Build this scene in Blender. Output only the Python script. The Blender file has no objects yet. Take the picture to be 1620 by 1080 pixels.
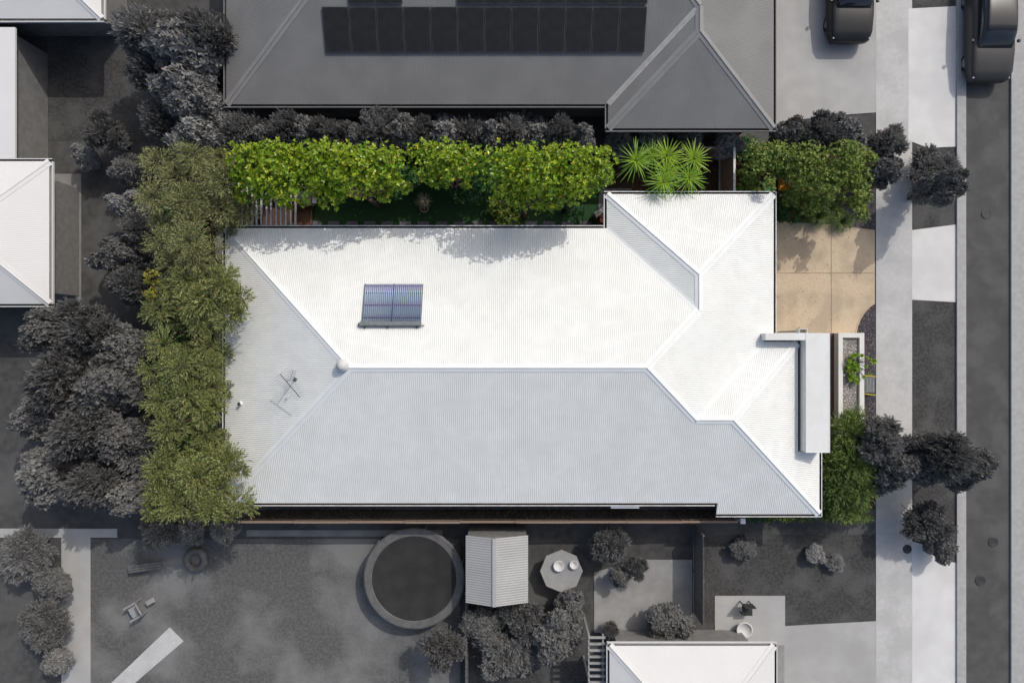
import bpy, bmesh, math, random
import numpy as np
from mathutils import Vector, Matrix

# ------------------------------------------------------------------ camera, sky, sun, exposure
scene = bpy.context.scene
COL = scene.collection
cam_d = bpy.data.cameras.new('camera')
cam = bpy.data.objects.new('camera', cam_d)
COL.objects.link(cam)
cam.location = (0, 0, 30)
cam.rotation_euler = (0, 0, 0)
cam_d.sensor_width = 36.0
cam_d.lens = 24.0
cam_d.clip_end = 2000
scene.camera = cam

SUN_EL, SUN_AZ = math.radians(45), math.radians(39)
world = bpy.data.worlds.new('World')
scene.world = world
world.use_nodes = True
wn = world.node_tree
bg = wn.nodes['Background']
sky = wn.nodes.new('ShaderNodeTexSky')
sky.sky_type = 'NISHITA'
sky.sun_disc = False
sky.sun_elevation = SUN_EL
sky.sun_rotation = SUN_AZ
sky.air_density = 1.0
sky.dust_density = 3.2
sky.ozone_density = 0.0
wn.links.new(sky.outputs[0], bg.inputs[0])
bg.inputs[1].default_value = 0.15
sun_d = bpy.data.lights.new('sun', 'SUN')
sun_d.energy = 2.0
sun_d.angle = math.radians(0.5)
sun_d.color = (1.0, 0.97, 0.92)
sun = bpy.data.objects.new('sun', sun_d)
COL.objects.link(sun)
sdir = Vector((math.sin(SUN_AZ) * math.cos(SUN_EL), math.cos(SUN_AZ) * math.cos(SUN_EL), math.sin(SUN_EL)))
sun.rotation_euler = sdir.to_track_quat('Z', 'Y').to_euler()
sun.location = sdir * 60
scene.view_settings.view_transform = 'Standard'
scene.view_settings.look = 'None'
scene.view_settings.exposure = 0.10
scene.view_settings.gamma = 1.0
scene.view_settings.use_curve_mapping = False

rng = np.random.default_rng(7)
random.seed(7)
PI = math.pi


# ------------------------------------------------------------------ helpers
def at(px, py, z=0.0):
    """a point read off the photograph (1620 px wide) as a ground plan position at height z"""
    s = 1080.0 / (30.0 - z)
    return ((px - 810) / s, (540 - py) / s)


def tag(o, label=None, cat=None, group=None, kind=None):
    if label: o['label'] = label
    if cat: o['category'] = cat
    if group: o['group'] = group
    if kind: o['kind'] = kind
    return o


def empty(name, loc=(0, 0, 0), rz=0.0, label=None, cat=None, group=None):
    o = bpy.data.objects.new(name, None)
    o.empty_display_size = 0.2
    o.location = loc
    o.rotation_euler = (0, 0, rz)
    COL.objects.link(o)
    return tag(o, label, cat, group)


def link(name, me, parent=None, loc=(0, 0, 0), rot=(0, 0, 0), scl=(1, 1, 1)):
    o = bpy.data.objects.new(name, me)
    COL.objects.link(o)
    o.location = loc
    o.rotation_euler = rot
    o.scale = scl
    if parent is not None: o.parent = parent
    return o


def np_mesh(name, verts, faces, mat, smooth=False):
    """verts (n,3) array, faces (m,k) int array"""
    verts = np.asarray(verts, dtype=np.float32)
    faces = np.asarray(faces, dtype=np.int32)
    me = bpy.data.meshes.new(name)
    k = faces.shape[1]
    me.vertices.add(len(verts))
    me.vertices.foreach_set('co', verts.ravel())
    me.loops.add(faces.size)
    me.loops.foreach_set('vertex_index', faces.ravel())
    me.polygons.add(len(faces))
    me.polygons.foreach_set('loop_start', np.arange(0, faces.size, k, dtype=np.int32))
    if smooth: me.polygons.foreach_set('use_smooth', np.ones(len(faces), dtype=bool))
    me.update(calc_edges=True)
    me.materials.append(mat)
    return me


class MB:
    """collects shapes into one mesh"""
    def __init__(s):
        s.v = []; s.f = []

    def add(s, vs, fs):
        n = len(s.v)
        s.v += [tuple(v) for v in vs]
        s.f += [tuple(i + n for i in f) for f in fs]
        return s

    def box(s, x0, x1, y0, y1, z0, z1):
        x0, x1 = min(x0, x1), max(x0, x1); y0, y1 = min(y0, y1), max(y0, y1)
        return s.add([(x0, y0, z0), (x1, y0, z0), (x1, y1, z0), (x0, y1, z0), (x0, y0, z1), (x1, y0, z1), (x1, y1, z1), (x0, y1, z1)],
                     [(0, 3, 2, 1), (4, 5, 6, 7), (0, 1, 5, 4), (1, 2, 6, 5), (2, 3, 7, 6), (3, 0, 4, 7)])

    def bar(s, a, b, w, h, up=(0, 0, 1)):
        a = Vector(a); b = Vector(b); d = (b - a).normalized(); u = Vector(up)
        r = d.cross(u)
        if r.length < 1e-4: r = d.cross(Vector((1, 0, 0)))
        r.normalize(); u = r.cross(d).normalized()
        r *= w / 2; u *= h / 2
        vs = [a - r - u, a + r - u, a + r + u, a - r + u, b - r - u, b + r - u, b + r + u, b - r + u]
        return s.add(vs, [(0, 1, 2, 3), (7, 6, 5, 4), (0, 4, 5, 1), (1, 5, 6, 2), (2, 6, 7, 3), (3, 7, 4, 0)])

    def tube(s, pts, rads, n=8, cap=True):
        pts = [Vector(p) for p in pts]
        if not hasattr(rads, '__len__'): rads = [rads] * len(pts)
        rings = []
        for i, p in enumerate(pts):
            d = (pts[min(i + 1, len(pts) - 1)] - pts[max(i - 1, 0)]).normalized()
            a = d.cross(Vector((0, 0, 1)))
            if a.length < 1e-3: a = d.cross(Vector((1, 0, 0)))
            a.normalize(); b = d.cross(a).normalized()
            rings.append([p + (a * math.cos(2 * PI * k / n) + b * math.sin(2 * PI * k / n)) * rads[i] for k in range(n)])
        vs = [v for r in rings for v in r]; fs = []
        for i in range(len(pts) - 1):
            for k in range(n):
                fs.append((i * n + k, i * n + (k + 1) % n, (i + 1) * n + (k + 1) % n, (i + 1) * n + k))
        if cap:
            fs.append(tuple(range(n - 1, -1, -1)))
            fs.append(tuple((len(pts) - 1) * n + k for k in range(n)))
        return s.add(vs, fs)

    def lathe(s, prof, cx=0, cy=0, n=20, cap=True):
        vs = []; fs = []
        for (r, z) in prof:
            for k in range(n):
                vs.append((cx + r * math.cos(2 * PI * k / n), cy + r * math.sin(2 * PI * k / n), z))
        for i in range(len(prof) - 1):
            for k in range(n):
                fs.append((i * n + k, i * n + (k + 1) % n, (i + 1) * n + (k + 1) % n, (i + 1) * n + k))
        if cap:
            fs.append(tuple(range(n - 1, -1, -1)))
            fs.append(tuple((len(prof) - 1) * n + k for k in range(n)))
        return s.add(vs, fs)

    def prism(s, poly, z0, z1):
        a = sum(poly[i][0] * poly[(i + 1) % len(poly)][1] - poly[(i + 1) % len(poly)][0] * poly[i][1] for i in range(len(poly)))
        if a < 0: poly = poly[::-1]
        n = len(poly)
        vs = [(x, y, z0) for x, y in poly] + [(x, y, z1) for x, y in poly]
        fs = [tuple(range(n - 1, -1, -1)), tuple(range(n, 2 * n))]
        fs += [(i, (i + 1) % n, n + (i + 1) % n, n + i) for i in range(n)]
        return s.add(vs, fs)

    def build(s, name, mat, parent=None, smooth=False, bevel=0, loc=(0, 0, 0), rot=(0, 0, 0)):
        me = bpy.data.meshes.new(name)
        me.from_pydata(s.v, [], s.f)
        if smooth:
            for p in me.polygons: p.use_smooth = True
        me.materials.append(mat)
        o = link(name, me, parent, loc, rot)
        if bevel:
            m = o.modifiers.new('bevel', 'BEVEL'); m.width = bevel; m.segments = 2; m.limit_method = 'ANGLE'
        return o


def mat(name, c, rough=0.6, c2=None, scale=3.0, fac=0.5, bump=0.0, bscale=40.0, metal=0.0, spec=0.3,
        c3=None, scale3=0.4, stretch=None, trans=0.0, fac3=0.5, emis=None, detail=5.0):
    m = bpy.data.materials.new(name)
    m.use_nodes = True
    nt = m.node_tree; N = nt.nodes; L = nt.links
    b = N['Principled BSDF']
    b.inputs['Roughness'].default_value = rough
    b.inputs['Metallic'].default_value = metal
    b.inputs['Specular IOR Level'].default_value = spec
    b.inputs['Base Color'].default_value = (*c, 1)
    tc = N.new('ShaderNodeTexCoord')
    src = tc.outputs['Object']
    if stretch:
        mp = N.new('ShaderNodeMapping'); mp.inputs['Scale'].default_value = stretch
        L.new(src, mp.inputs[0]); src = mp.outputs[0]
    cur = None
    if c2 is not None:
        n = N.new('ShaderNodeTexNoise'); n.inputs['Scale'].default_value = scale; n.inputs['Detail'].default_value = detail
        L.new(src, n.inputs['Vector'])
        r = N.new('ShaderNodeMapRange'); r.inputs[1].default_value = 0.5 - 0.25 * fac - 0.03; r.inputs[2].default_value = 0.5 + 0.25 * fac + 0.03
        r.inputs[1].default_value = 0.36; r.inputs[2].default_value = 0.64
        L.new(n.outputs[0], r.inputs[0])
        mx = N.new('ShaderNodeMix'); mx.data_type = 'RGBA'
        mx.inputs['A'].default_value = (*c, 1); mx.inputs['B'].default_value = (*c2, 1)
        L.new(r.outputs[0], mx.inputs[0]); cur = mx.outputs['Result']
    if c3 is not None:
        n = N.new('ShaderNodeTexNoise'); n.inputs['Scale'].default_value = scale3; n.inputs['Detail'].default_value = 3
        L.new(src, n.inputs['Vector'])
        r = N.new('ShaderNodeMapRange'); r.inputs[1].default_value = 0.45; r.inputs[2].default_value = 0.62; r.inputs[4].default_value = fac3
        L.new(n.outputs[0], r.inputs[0])
        mx = N.new('ShaderNodeMix'); mx.data_type = 'RGBA'
        mx.inputs['B'].default_value = (*c3, 1)
        if cur is not None: L.new(cur, mx.inputs['A'])
        else: mx.inputs['A'].default_value = (*c, 1)
        L.new(r.outputs[0], mx.inputs[0]); cur = mx.outputs['Result']
    if cur is not None: L.new(cur, b.inputs['Base Color'])
    if bump:
        n = N.new('ShaderNodeTexNoise'); n.inputs['Scale'].default_value = bscale; n.inputs['Detail'].default_value = 4
        L.new(src, n.inputs['Vector'])
        bp = N.new('ShaderNodeBump'); bp.inputs['Strength'].default_value = bump; bp.inputs['Distance'].default_value = 0.02
        L.new(n.outputs[0], bp.inputs['Height']); L.new(bp.outputs[0], b.inputs['Normal'])
    return m


def leaf_mat(name, stops, trans=0.35, rough=0.45, clump=None, cscale=0.9):
    """leaf colour varies leaf by leaf; the odd leaf is of the last colours; clump tints whole sprays by age"""
    m = bpy.data.materials.new(name)
    m.use_nodes = True
    nt = m.node_tree; N = nt.nodes; L = nt.links
    b = N['Principled BSDF']; b.inputs['Roughness'].default_value = rough
    b.inputs['Specular IOR Level'].default_value = 0.35
    g = N.new('ShaderNodeNewGeometry')
    cr = N.new('ShaderNodeValToRGB')
    el = cr.color_ramp.elements
    while len(el) > 1: el.remove(el[-1])
    el[0].position = stops[0][0]; el[0].color = (*stops[0][1], 1)
    for p, c in stops[1:]:
        e = el.new(p); e.color = (*c, 1)
    L.new(g.outputs['Random Per Island'], cr.inputs[0])
    cur = cr.outputs[0]
    if clump:
        tc = N.new('ShaderNodeTexCoord'); n = N.new('ShaderNodeTexNoise')
        n.inputs['Scale'].default_value = cscale; n.inputs['Detail'].default_value = 2
        L.new(tc.outputs['Object'], n.inputs['Vector'])
        r = N.new('ShaderNodeMapRange'); r.inputs[1].default_value = 0.42; r.inputs[2].default_value = 0.62; r.inputs[4].default_value = 0.42
        L.new(n.outputs[0], r.inputs[0])
        mx = N.new('ShaderNodeMix'); mx.data_type = 'RGBA'; mx.inputs['B'].default_value = (*clump, 1)
        L.new(cur, mx.inputs['A']); L.new(r.outputs[0], mx.inputs[0]); cur = mx.outputs['Result']
    L.new(cur, b.inputs['Base Color'])
    t = N.new('ShaderNodeBsdfTranslucent'); L.new(cur, t.inputs[0])
    ms = N.new('ShaderNodeMixShader'); ms.inputs[0].default_value = trans
    L.new(b.outputs[0], ms.inputs[1]); L.new(t.outputs[0], ms.inputs[2])
    L.new(ms.outputs[0], N['Material Output'].inputs[0])
    return m


def G(v):
    return (v * 1.01, v, v * 0.965)


M = {}
M['roof'] = mat('white_roof_steel', (0.715, 0.72, 0.685), 0.62, (0.67, 0.68, 0.65), 2.2, c3=(0.60, 0.60, 0.555), scale3=0.8, fac3=0.30, spec=0.16, detail=9)
M['cap'] = mat('white_capping', (0.74, 0.75, 0.73), 0.62, (0.71, 0.72, 0.70), 2.0, spec=0.16)
M['gutter'] = mat('gutter_steel', (0.66, 0.66, 0.65), 0.4, (0.5, 0.5, 0.48), 5)
M['debris'] = mat('gutter_leaf_litter', (0.03, 0.026, 0.02), 0.95, (0.10, 0.07, 0.045), 25, c3=(0.02, 0.02, 0.025), scale3=6, bump=0.6)
M['render'] = mat('cream_render', (0.66, 0.655, 0.61), 0.8, (0.62, 0.615, 0.57), 4, bump=0.15, bscale=90, c3=(0.58, 0.57, 0.51), scale3=1.2, fac3=0.35)
M['parapet'] = mat('parapet_render', (0.66, 0.66, 0.64), 0.7, (0.635, 0.635, 0.61), 2.0, bump=0.1, bscale=90, c3=(0.58, 0.57, 0.52), scale3=1.6, fac3=0.4)
M['wall'] = mat('house_wall', (0.5, 0.47, 0.42), 0.85, (0.44, 0.41, 0.36), 6, bump=0.2, bscale=60)
M['brick'] = mat('red_brick', (0.20, 0.075, 0.05), 0.9, (0.13, 0.05, 0.035), 9, bump=0.4)
M['glass'] = mat('window_glass', (0.02, 0.025, 0.03), 0.08, spec=0.6)
M['frame'] = mat('window_frame', (0.55, 0.55, 0.53), 0.5, (0.5, 0.5, 0.48), 8)
M['ddoor'] = mat('garage_door', (0.55, 0.54, 0.5), 0.5, (0.5, 0.49, 0.46), 3)
M['drive'] = mat('tan_exposed_concrete', (0.46, 0.36, 0.245), 0.85, (0.60, 0.475, 0.33), 34, c3=(0.35, 0.28, 0.20), scale3=0.9, fac3=0.6, bump=0.25, bscale=130, detail=9)
M['joint'] = mat('joint_filler', (0.50, 0.39, 0.27), 0.95, (0.42, 0.33, 0.22), 10)
M['mulch'] = mat('dark_gravel', (0.025, 0.022, 0.027), 0.9, (0.13, 0.11, 0.12), 38, bump=0.9, bscale=45, detail=9)
M['soil'] = mat('brown_soil', (0.035, 0.020, 0.013), 0.95, (0.075, 0.042, 0.026), 22, bump=0.7, bscale=30, c3=(0.10, 0.07, 0.05), scale3=3, fac3=0.4)
M['lawn'] = mat('green_lawn', (0.022, 0.066, 0.024), 0.9, (0.035, 0.088, 0.028), 14, bump=0.5, bscale=80, c3=(0.03, 0.060, 0.022), scale3=1.0)
M['paver'] = mat('grey_paver', (0.155, 0.15, 0.165), 0.85, (0.12, 0.118, 0.13), 9, bump=0.3)
M['conc'] = mat('side_concrete', (0.21, 0.21, 0.22), 0.85, (0.16, 0.16, 0.165), 5, bump=0.2)
M['deck'] = mat('brown_decking', (0.13, 0.065, 0.038), 0.6, (0.085, 0.042, 0.026), 4, stretch=(14, 1.2, 1), bump=0.3, bscale=20)
M['timber'] = mat('fence_timber', (0.30, 0.215, 0.155), 0.85, (0.20, 0.14, 0.10), 5, stretch=(6, 6, 1), bump=0.3, bscale=25)
M['timber_grey'] = mat('weathered_fence_timber', (0.22, 0.175, 0.14), 0.85, (0.14, 0.105, 0.085), 5, stretch=(6, 6, 1), bump=0.3, bscale=25)
M['white'] = mat('white_paint', (0.74, 0.735, 0.71), 0.5, (0.68, 0.67, 0.65), 7)
M['beam'] = mat('pale_pergola_paint', (0.56, 0.55, 0.57), 0.6, (0.42, 0.41, 0.42), 11, c3=(0.3, 0.28, 0.27), scale3=4, fac3=0.5)
M['pebble'] = mat('pebble_bed', (0.36, 0.33, 0.30), 0.9, (0.10, 0.09, 0.085), 30, bump=0.9, bscale=38, detail=8)
M['stone'] = leaf_mat('mixed_pebbles', [(0, (0.10, 0.09, 0.085)), (0.35, (0.28, 0.26, 0.24)), (0.7, (0.45, 0.41, 0.36)), (1, (0.6, 0.57, 0.52))], trans=0.0, rough=0.8)
M['chip'] = leaf_mat('dark_stone_chips', [(0, (0.015, 0.013, 0.016)), (0.6, (0.05, 0.042, 0.05)), (0.85, (0.13, 0.11, 0.115)), (1, (0.26, 0.23, 0.22))], trans=0.0, rough=0.85)
M['tube'] = mat('evacuated_tube_glass', (0.14, 0.23, 0.40), 0.32, (0.27, 0.22, 0.42), 2.2, metal=0.35, spec=0.6, c3=(0.24, 0.40, 0.52), scale3=3.3, fac3=0.8)
M['manifold'] = mat('grey_manifold', (0.16, 0.18, 0.18), 0.5, (0.12, 0.135, 0.135), 9)
M['darkmetal'] = mat('dark_metal', (0.025, 0.027, 0.03), 0.45, (0.05, 0.05, 0.055), 10)
M['alu'] = mat('aluminium', (0.45, 0.46, 0.47), 0.35, (0.38, 0.39, 0.4), 10, metal=0.8)
M['bark'] = mat('tree_bark', (0.14, 0.105, 0.075), 0.95, (0.07, 0.05, 0.038), 10, stretch=(4, 4, 1), bump=0.8, bscale=14)
M['gbark'] = mat('grey_tree_bark', G(0.09), 0.95, G(0.05), 10, bump=0.7, bscale=14)
M['bin_green'] = mat('bin_green_plastic', (0.005, 0.26, 0.10), 0.45, (0.006, 0.22, 0.085), 8)
M['bin_orange'] = mat('bin_orange_plastic', (0.62, 0.26, 0.012), 0.45, (0.5, 0.2, 0.01), 8)
M['bin_body'] = mat('bin_dark_green_plastic', (0.01, 0.04, 0.022), 0.5, (0.012, 0.05, 0.03), 8)
M['terracotta'] = mat('pale_pot_clay', (0.42, 0.35, 0.30), 0.8, (0.32, 0.25, 0.21), 8)
M['yellow'] = mat('yellow_edge_paint', (0.55, 0.45, 0.03), 0.5, (0.45, 0.36, 0.03), 8)

# foliage
M['olive'] = leaf_mat('olive_needles', [(0, (0.05, 0.06, 0.022)), (0.4, (0.15, 0.165, 0.06)), (0.8, (0.28, 0.285, 0.11)), (1, (0.46, 0.45, 0.22))], 0.12, 0.5, clump=(0.20, 0.205, 0.085), cscale=1.3)
M['olive2'] = leaf_mat('green_olive_needles', [(0, (0.04, 0.058, 0.016)), (0.4, (0.13, 0.16, 0.045)), (0.8, (0.27, 0.295, 0.09)), (0.97, (0.44, 0.45, 0.18)), (1, (0.34, 0.16, 0.06))], 0.12, 0.5, clump=(0.19, 0.205, 0.07), cscale=1.3)
M['bright'] = leaf_mat('bright_green_leaves', [(0, (0.05, 0.12, 0.006)), (0.35, (0.085, 0.19, 0.008)), (0.75, (0.20, 0.34, 0.012)), (0.95, (0.50, 0.58, 0.04)), (0.975, (0.60, 0.50, 0.03)), (1, (0.55, 0.22, 0.04))], 0.25, 0.35, clump=(0.30, 0.37, 0.016), cscale=0.6)
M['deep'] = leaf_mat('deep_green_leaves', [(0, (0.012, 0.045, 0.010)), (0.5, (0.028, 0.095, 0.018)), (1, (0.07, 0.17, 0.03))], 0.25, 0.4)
M['mid'] = leaf_mat('mid_green_leaves', [(0, (0.035, 0.07, 0.012)), (0.4, (0.09, 0.15, 0.02)), (0.8, (0.17, 0.24, 0.035)), (0.97, (0.30, 0.35, 0.06)), (1, (0.40, 0.20, 0.07))], 0.2, 0.45, clump=(0.22, 0.27, 0.04), cscale=1.4)
M['palm'] = leaf_mat('sword_leaf_green', [(0, (0.07, 0.18, 0.018)), (0.5, (0.17, 0.34, 0.035)), (1, (0.34, 0.52, 0.08))], 0.35, 0.35)
M['palm_y'] = leaf_mat('sword_leaf_yellow_green', [(0, (0.18, 0.33, 0.02)), (1, (0.42, 0.58, 0.06))], 0.35, 0.35)
M['agave'] = mat('pink_green_leaf', (0.50, 0.36, 0.26), 0.5, (0.32, 0.33, 0.2), 6)
M['grassblade'] = leaf_mat('grass_blades', [(0, (0.04, 0.09, 0.015)), (0.6, (0.10, 0.17, 0.03)), (1, (0.24, 0.27, 0.09))], 0.3, 0.5)
M['grev'] = leaf_mat('fine_green_needles', [(0, (0.04, 0.075, 0.016)), (0.45, (0.10, 0.16, 0.035)), (0.85, (0.22, 0.29, 0.075)), (1, (0.40, 0.44, 0.16))], 0.25, 0.45, clump=(0.13, 0.19, 0.045), cscale=1.0)
M['succ'] = leaf_mat('lime_succulent_leaves', [(0, (0.05, 0.15, 0.012)), (0.5, (0.15, 0.30, 0.02)), (0.85, (0.36, 0.47, 0.04)), (1, (0.6, 0.62, 0.18))], 0.25, 0.4)
M['dry'] = leaf_mat('dry_creeper_leaves', [(0, (0.03, 0.02, 0.015)), (0.6, (0.09, 0.055, 0.04)), (0.9, (0.05, 0.07, 0.02)), (1, (0.32, 0.26, 0.16))], 0.1, 0.8)
M['gold'] = leaf_mat('golden_leaves', [(0, (0.08, 0.13, 0.02)), (0.6, (0.25, 0.24, 0.03)), (1, (0.55, 0.38, 0.04))], 0.3, 0.5)
M['litter'] = leaf_mat('fallen_leaves', [(0, (0.05, 0.03, 0.02)), (0.7, (0.10, 0.06, 0.03)), (1, (0.45, 0.36, 0.16))], 0.1, 0.8)
M['litter_pale'] = leaf_mat('pale_fallen_leaves', [(0, (0.30, 0.26, 0.14)), (0.7, (0.55, 0.48, 0.30)), (1, (0.6, 0.35, 0.10))], 0.1, 0.7)
M['gleaf_d'] = leaf_mat('grey_leaves_dark', [(0, G(0.125)), (0.6, G(0.165)), (1, G(0.210))], 0.3, 0.7)
M['gleaf_m'] = leaf_mat('grey_leaves_mid', [(0, G(0.180)), (0.6, G(0.230)), (1, G(0.280))], 0.3, 0.7)
M['gleaf_l'] = leaf_mat('grey_leaves_light', [(0, G(0.250)), (0.6, G(0.310)), (1, G(0.380))], 0.3, 0.7)

# greyscale surroundings
M['g_ground'] = mat('grey_garden_ground', G(0.050), 0.95, G(0.075), 3, c3=G(0.11), scale3=0.35, fac3=0.6, bump=0.4, bscale=25)
M['g_lawn'] = mat('grey_lawn', G(0.075), 0.95, G(0.115), 9, c3=G(0.20), scale3=0.35, fac3=0.75, bump=0.4, bscale=60)
M['g_dlawn'] = mat('dark_grey_lawn', G(0.036), 0.95, G(0.066), 9, c3=G(0.095), scale3=0.8, fac3=0.6, bump=0.4, bscale=60)
M['g_road'] = mat('grey_asphalt', G(0.062), 0.9, G(0.074), 1.5, bump=0.25, bscale=120, c3=G(0.105), scale3=0.9, fac3=0.6, detail=9)
M['g_kerb'] = mat('grey_kerb_concrete', G(0.31), 0.85, G(0.36), 5, bump=0.15)
M['g_path'] = mat('pale_grey_concrete', G(0.43), 0.85, G(0.47), 6, c3=G(0.33), scale3=0.8, fac3=0.5, detail=9, bump=0.15)
M['g_apron'] = mat('light_grey_concrete', G(0.55), 0.85, G(0.60), 1.3, c3=G(0.48), scale3=0.5, fac3=0.5, bump=0.15)
M['g_drive'] = mat('grey_driveway_concrete', G(0.34), 0.85, G(0.38), 1.3, c3=G(0.29), scale3=0.5, fac3=0.5, bump=0.15)
M['g_patio'] = mat('grey_paving', G(0.25), 0.85, G(0.30), 2, c3=G(0.20), scale3=0.8, fac3=0.5, bump=0.15)
M['g_slab'] = mat('mid_grey_concrete', G(0.19), 0.85, G(0.23), 2, c3=G(0.14), scale3=0.8, fac3=0.5, bump=0.15)
M['g_roof'] = mat('grey_roof_steel', G(0.155), 0.65, G(0.17), 0.5, spec=0.3, c3=G(0.195), scale3=0.8, fac3=0.5)
M['g_rcap'] = mat('grey_ridge_steel', G(0.21), 0.5, G(0.23), 1.5)
M['g_wroof'] = mat('pale_roof_steel', G(0.61), 0.65, G(0.58), 0.5, spec=0.12)
M['g_wall'] = mat('grey_house_wall', G(0.20), 0.85, G(0.16), 4, bump=0.2)
M['g_panel'] = mat('solar_glass', G(0.016), 0.3, G(0.022), 3, spec=0.3)
M['g_pframe'] = mat('solar_frame', G(0.03), 0.5, G(0.05), 3)
M['g_car'] = mat('dark_car_paint', G(0.018), 0.35, G(0.022), 2, spec=0.35)
M['g_car2'] = mat('charcoal_car_paint', G(0.035), 0.35, G(0.04), 2, spec=0.35)
M['g_tyre'] = mat('tyre_rubber', G(0.015), 0.9, G(0.025), 9)
M['g_rim'] = mat('alloy_rim', G(0.35), 0.4, G(0.3), 9, metal=0.7)
M['g_lamp'] = mat('headlamp_glass', G(0.5), 0.15, G(0.4), 9)
M['g_mat'] = mat('trampoline_mat', G(0.022), 0.9, G(0.032), 1.5)
M['g_pad'] = mat('trampoline_pad', G(0.12), 0.7, G(0.09), 4)
M['g_shed'] = mat('shed_steel', G(0.32), 0.5, G(0.35), 1)
M['g_toy'] = mat('grey_plastic', G(0.30), 0.6, G(0.24), 3)
M['g_pale'] = mat('pale_plastic', G(0.55), 0.6, G(0.5), 3)
M['g_fence'] = mat('grey_fence', G(0.13), 0.8, G(0.09), 3, stretch=(5, 5, 1))


# ------------------------------------------------------------------ ground sheets
def sheet(name, pts, z, m, parent=None, px=True, thick=0.06, kind='structure', bevel=0):
    poly = [at(x, y, z) for x, y in pts] if px else list(pts)
    o = MB().prism(poly, z - thick, z).build(name, m, parent, bevel=bevel)
    if kind and parent is None: o['kind'] = kind
    return o


def rect(x0, y0, x1, y1):
    return [(x0, y0), (x1, y0), (x1, y1), (x0, y1)]


g = 400
gm = MB()
gm.add([(-g, -g, 0), (g, -g, 0), (g, g, 0), (-g, g, 0)], [(0, 1, 2, 3)])
tag(gm.build('ground', M['g_ground']), kind='structure')

# own block
sheet('garden_soil', rect(272, 240, 1384, 806), 0.004, M['soil'])
lawn = sheet('lawn', rect(492, 262, 958, 366), 0.03, M['lawn'])
side_path = sheet('side_path', rect(341, 366, 356, 790), 0.05, M['conc'])
sheet('fence_side_path', [(392, 760), (1150, 760), (1150, 806), (392, 806)], 0.045, M['conc'])

# paving squares set along the lawn edge
pm = MB(); pm.box(-0.255, 0.255, -0.255, 0.255, -0.05, 0.012)
px0 = [500, 528, 557, 585, 613, 641.5, 670, 698.5, 726.5, 755, 783, 811, 840, 869, 898, 926.5]
first = None
for i, xx in enumerate(px0):
    X, _ = at(xx, 0)
    if first is None:
        first = pm.build('paving_square', M['paver'], lawn, bevel=0.006)
        first.location = (X, 5.02, 0.03)
    else:
        o = first.copy(); COL.objects.link(o); o.parent = lawn
        o.location = (X, 5.02 + random.uniform(-.008, .008), 0.03)
        o.rotation_euler = (0, 0, random.uniform(-.012, .012))

# driveway with joints: four slabs over a dark bed
jx, jy = 1315, 432
drive = sheet('driveway', [(1200, 352), (1384, 364), (1384, 478), (1372, 489), (1362, 502), (1355, 518), (1354, 530), (1200, 530)], 0.022, M['joint'])
gap = 0.32
slabs = [
    [(1200, 348), (jx - gap, 355), (jx - gap, jy - gap), (1200, jy - gap)],
    [(jx + gap, 355.5), (1347, 361), (1384, 365.5), (1384, jy - gap), (jx + gap, jy - gap)],
    [(1200, jy + gap), (jx - gap, jy + gap), (jx - gap, 531), (1200, 531)],
    [(jx + gap, jy + gap), (1384, jy + gap), (1384, 479), (1376, 484.5), (1368, 493), (1361, 503), (1356.5, 514), (1354, 525), (1353.5, 531), (jx + gap, 531)]]
for p in slabs:
    sheet('concrete_slab', p, 0.045, M['drive'], parent=drive, thick=0.03, bevel=0.004)

sheet('gravel_bed', [(1316, 300), (1384, 300), (1384, 363.5), (1347, 359.5), (1316, 353.5)], 0.028, M['mulch'])
sheet('gravel_bed', [(1384, 481), (1376, 486.5), (1369, 494), (1362.5, 504), (1358, 514), (1355.5, 525), (1355.5, 532), (1366, 532), (1366, 740), (1384, 740)], 0.028, M['mulch'])
# kerb edging strips of the beds
def strip(name, pts, z0, z1, w, m, parent=None, kind='structure', px=True):
    mb = MB()
    P = [(*at(x, y, z1), 0) if px else (x, y, 0) for x, y in pts]
    for a, b in zip(P[:-1], P[1:]):
        mb.bar((a[0], a[1], (z0 + z1) / 2), (b[0], b[1], (z0 + z1) / 2), w, z1 - z0)
    o = mb.build(name, m, parent)
    if kind and parent is None: o['kind'] = kind
    return o
strip('bed_edging', [(1347, 360.2), (1384, 364.6)], 0, 0.062, 0.04, M['drive'])
strip('bed_edging', [(1384, 479.6), (1376, 485.2), (1368.4, 493.5), (1361.8, 503.5), (1357.2, 514.2), (1354.7, 525), (1354.4, 530)], 0, 0.066, 0.045, M['drive'])

# entry paving beside the front canopy (brown timber boards)
for j in range(3):
    x0, _ = at(1312.5 + j * 4.3, 0)
    MB().box(x0, x0 + 0.112, at(0, 700)[1], at(0, 527)[1], 0.0, 0.09).build('deck_board', M['deck'], None, bevel=0.005)
bds = [o for o in COL.objects if o.name.startswith('deck_board')]
wk = sheet('entry_walk', rect(1308, 527, 1327, 700), 0.03, M['conc'])
for o in bds: o.parent = wk

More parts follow.
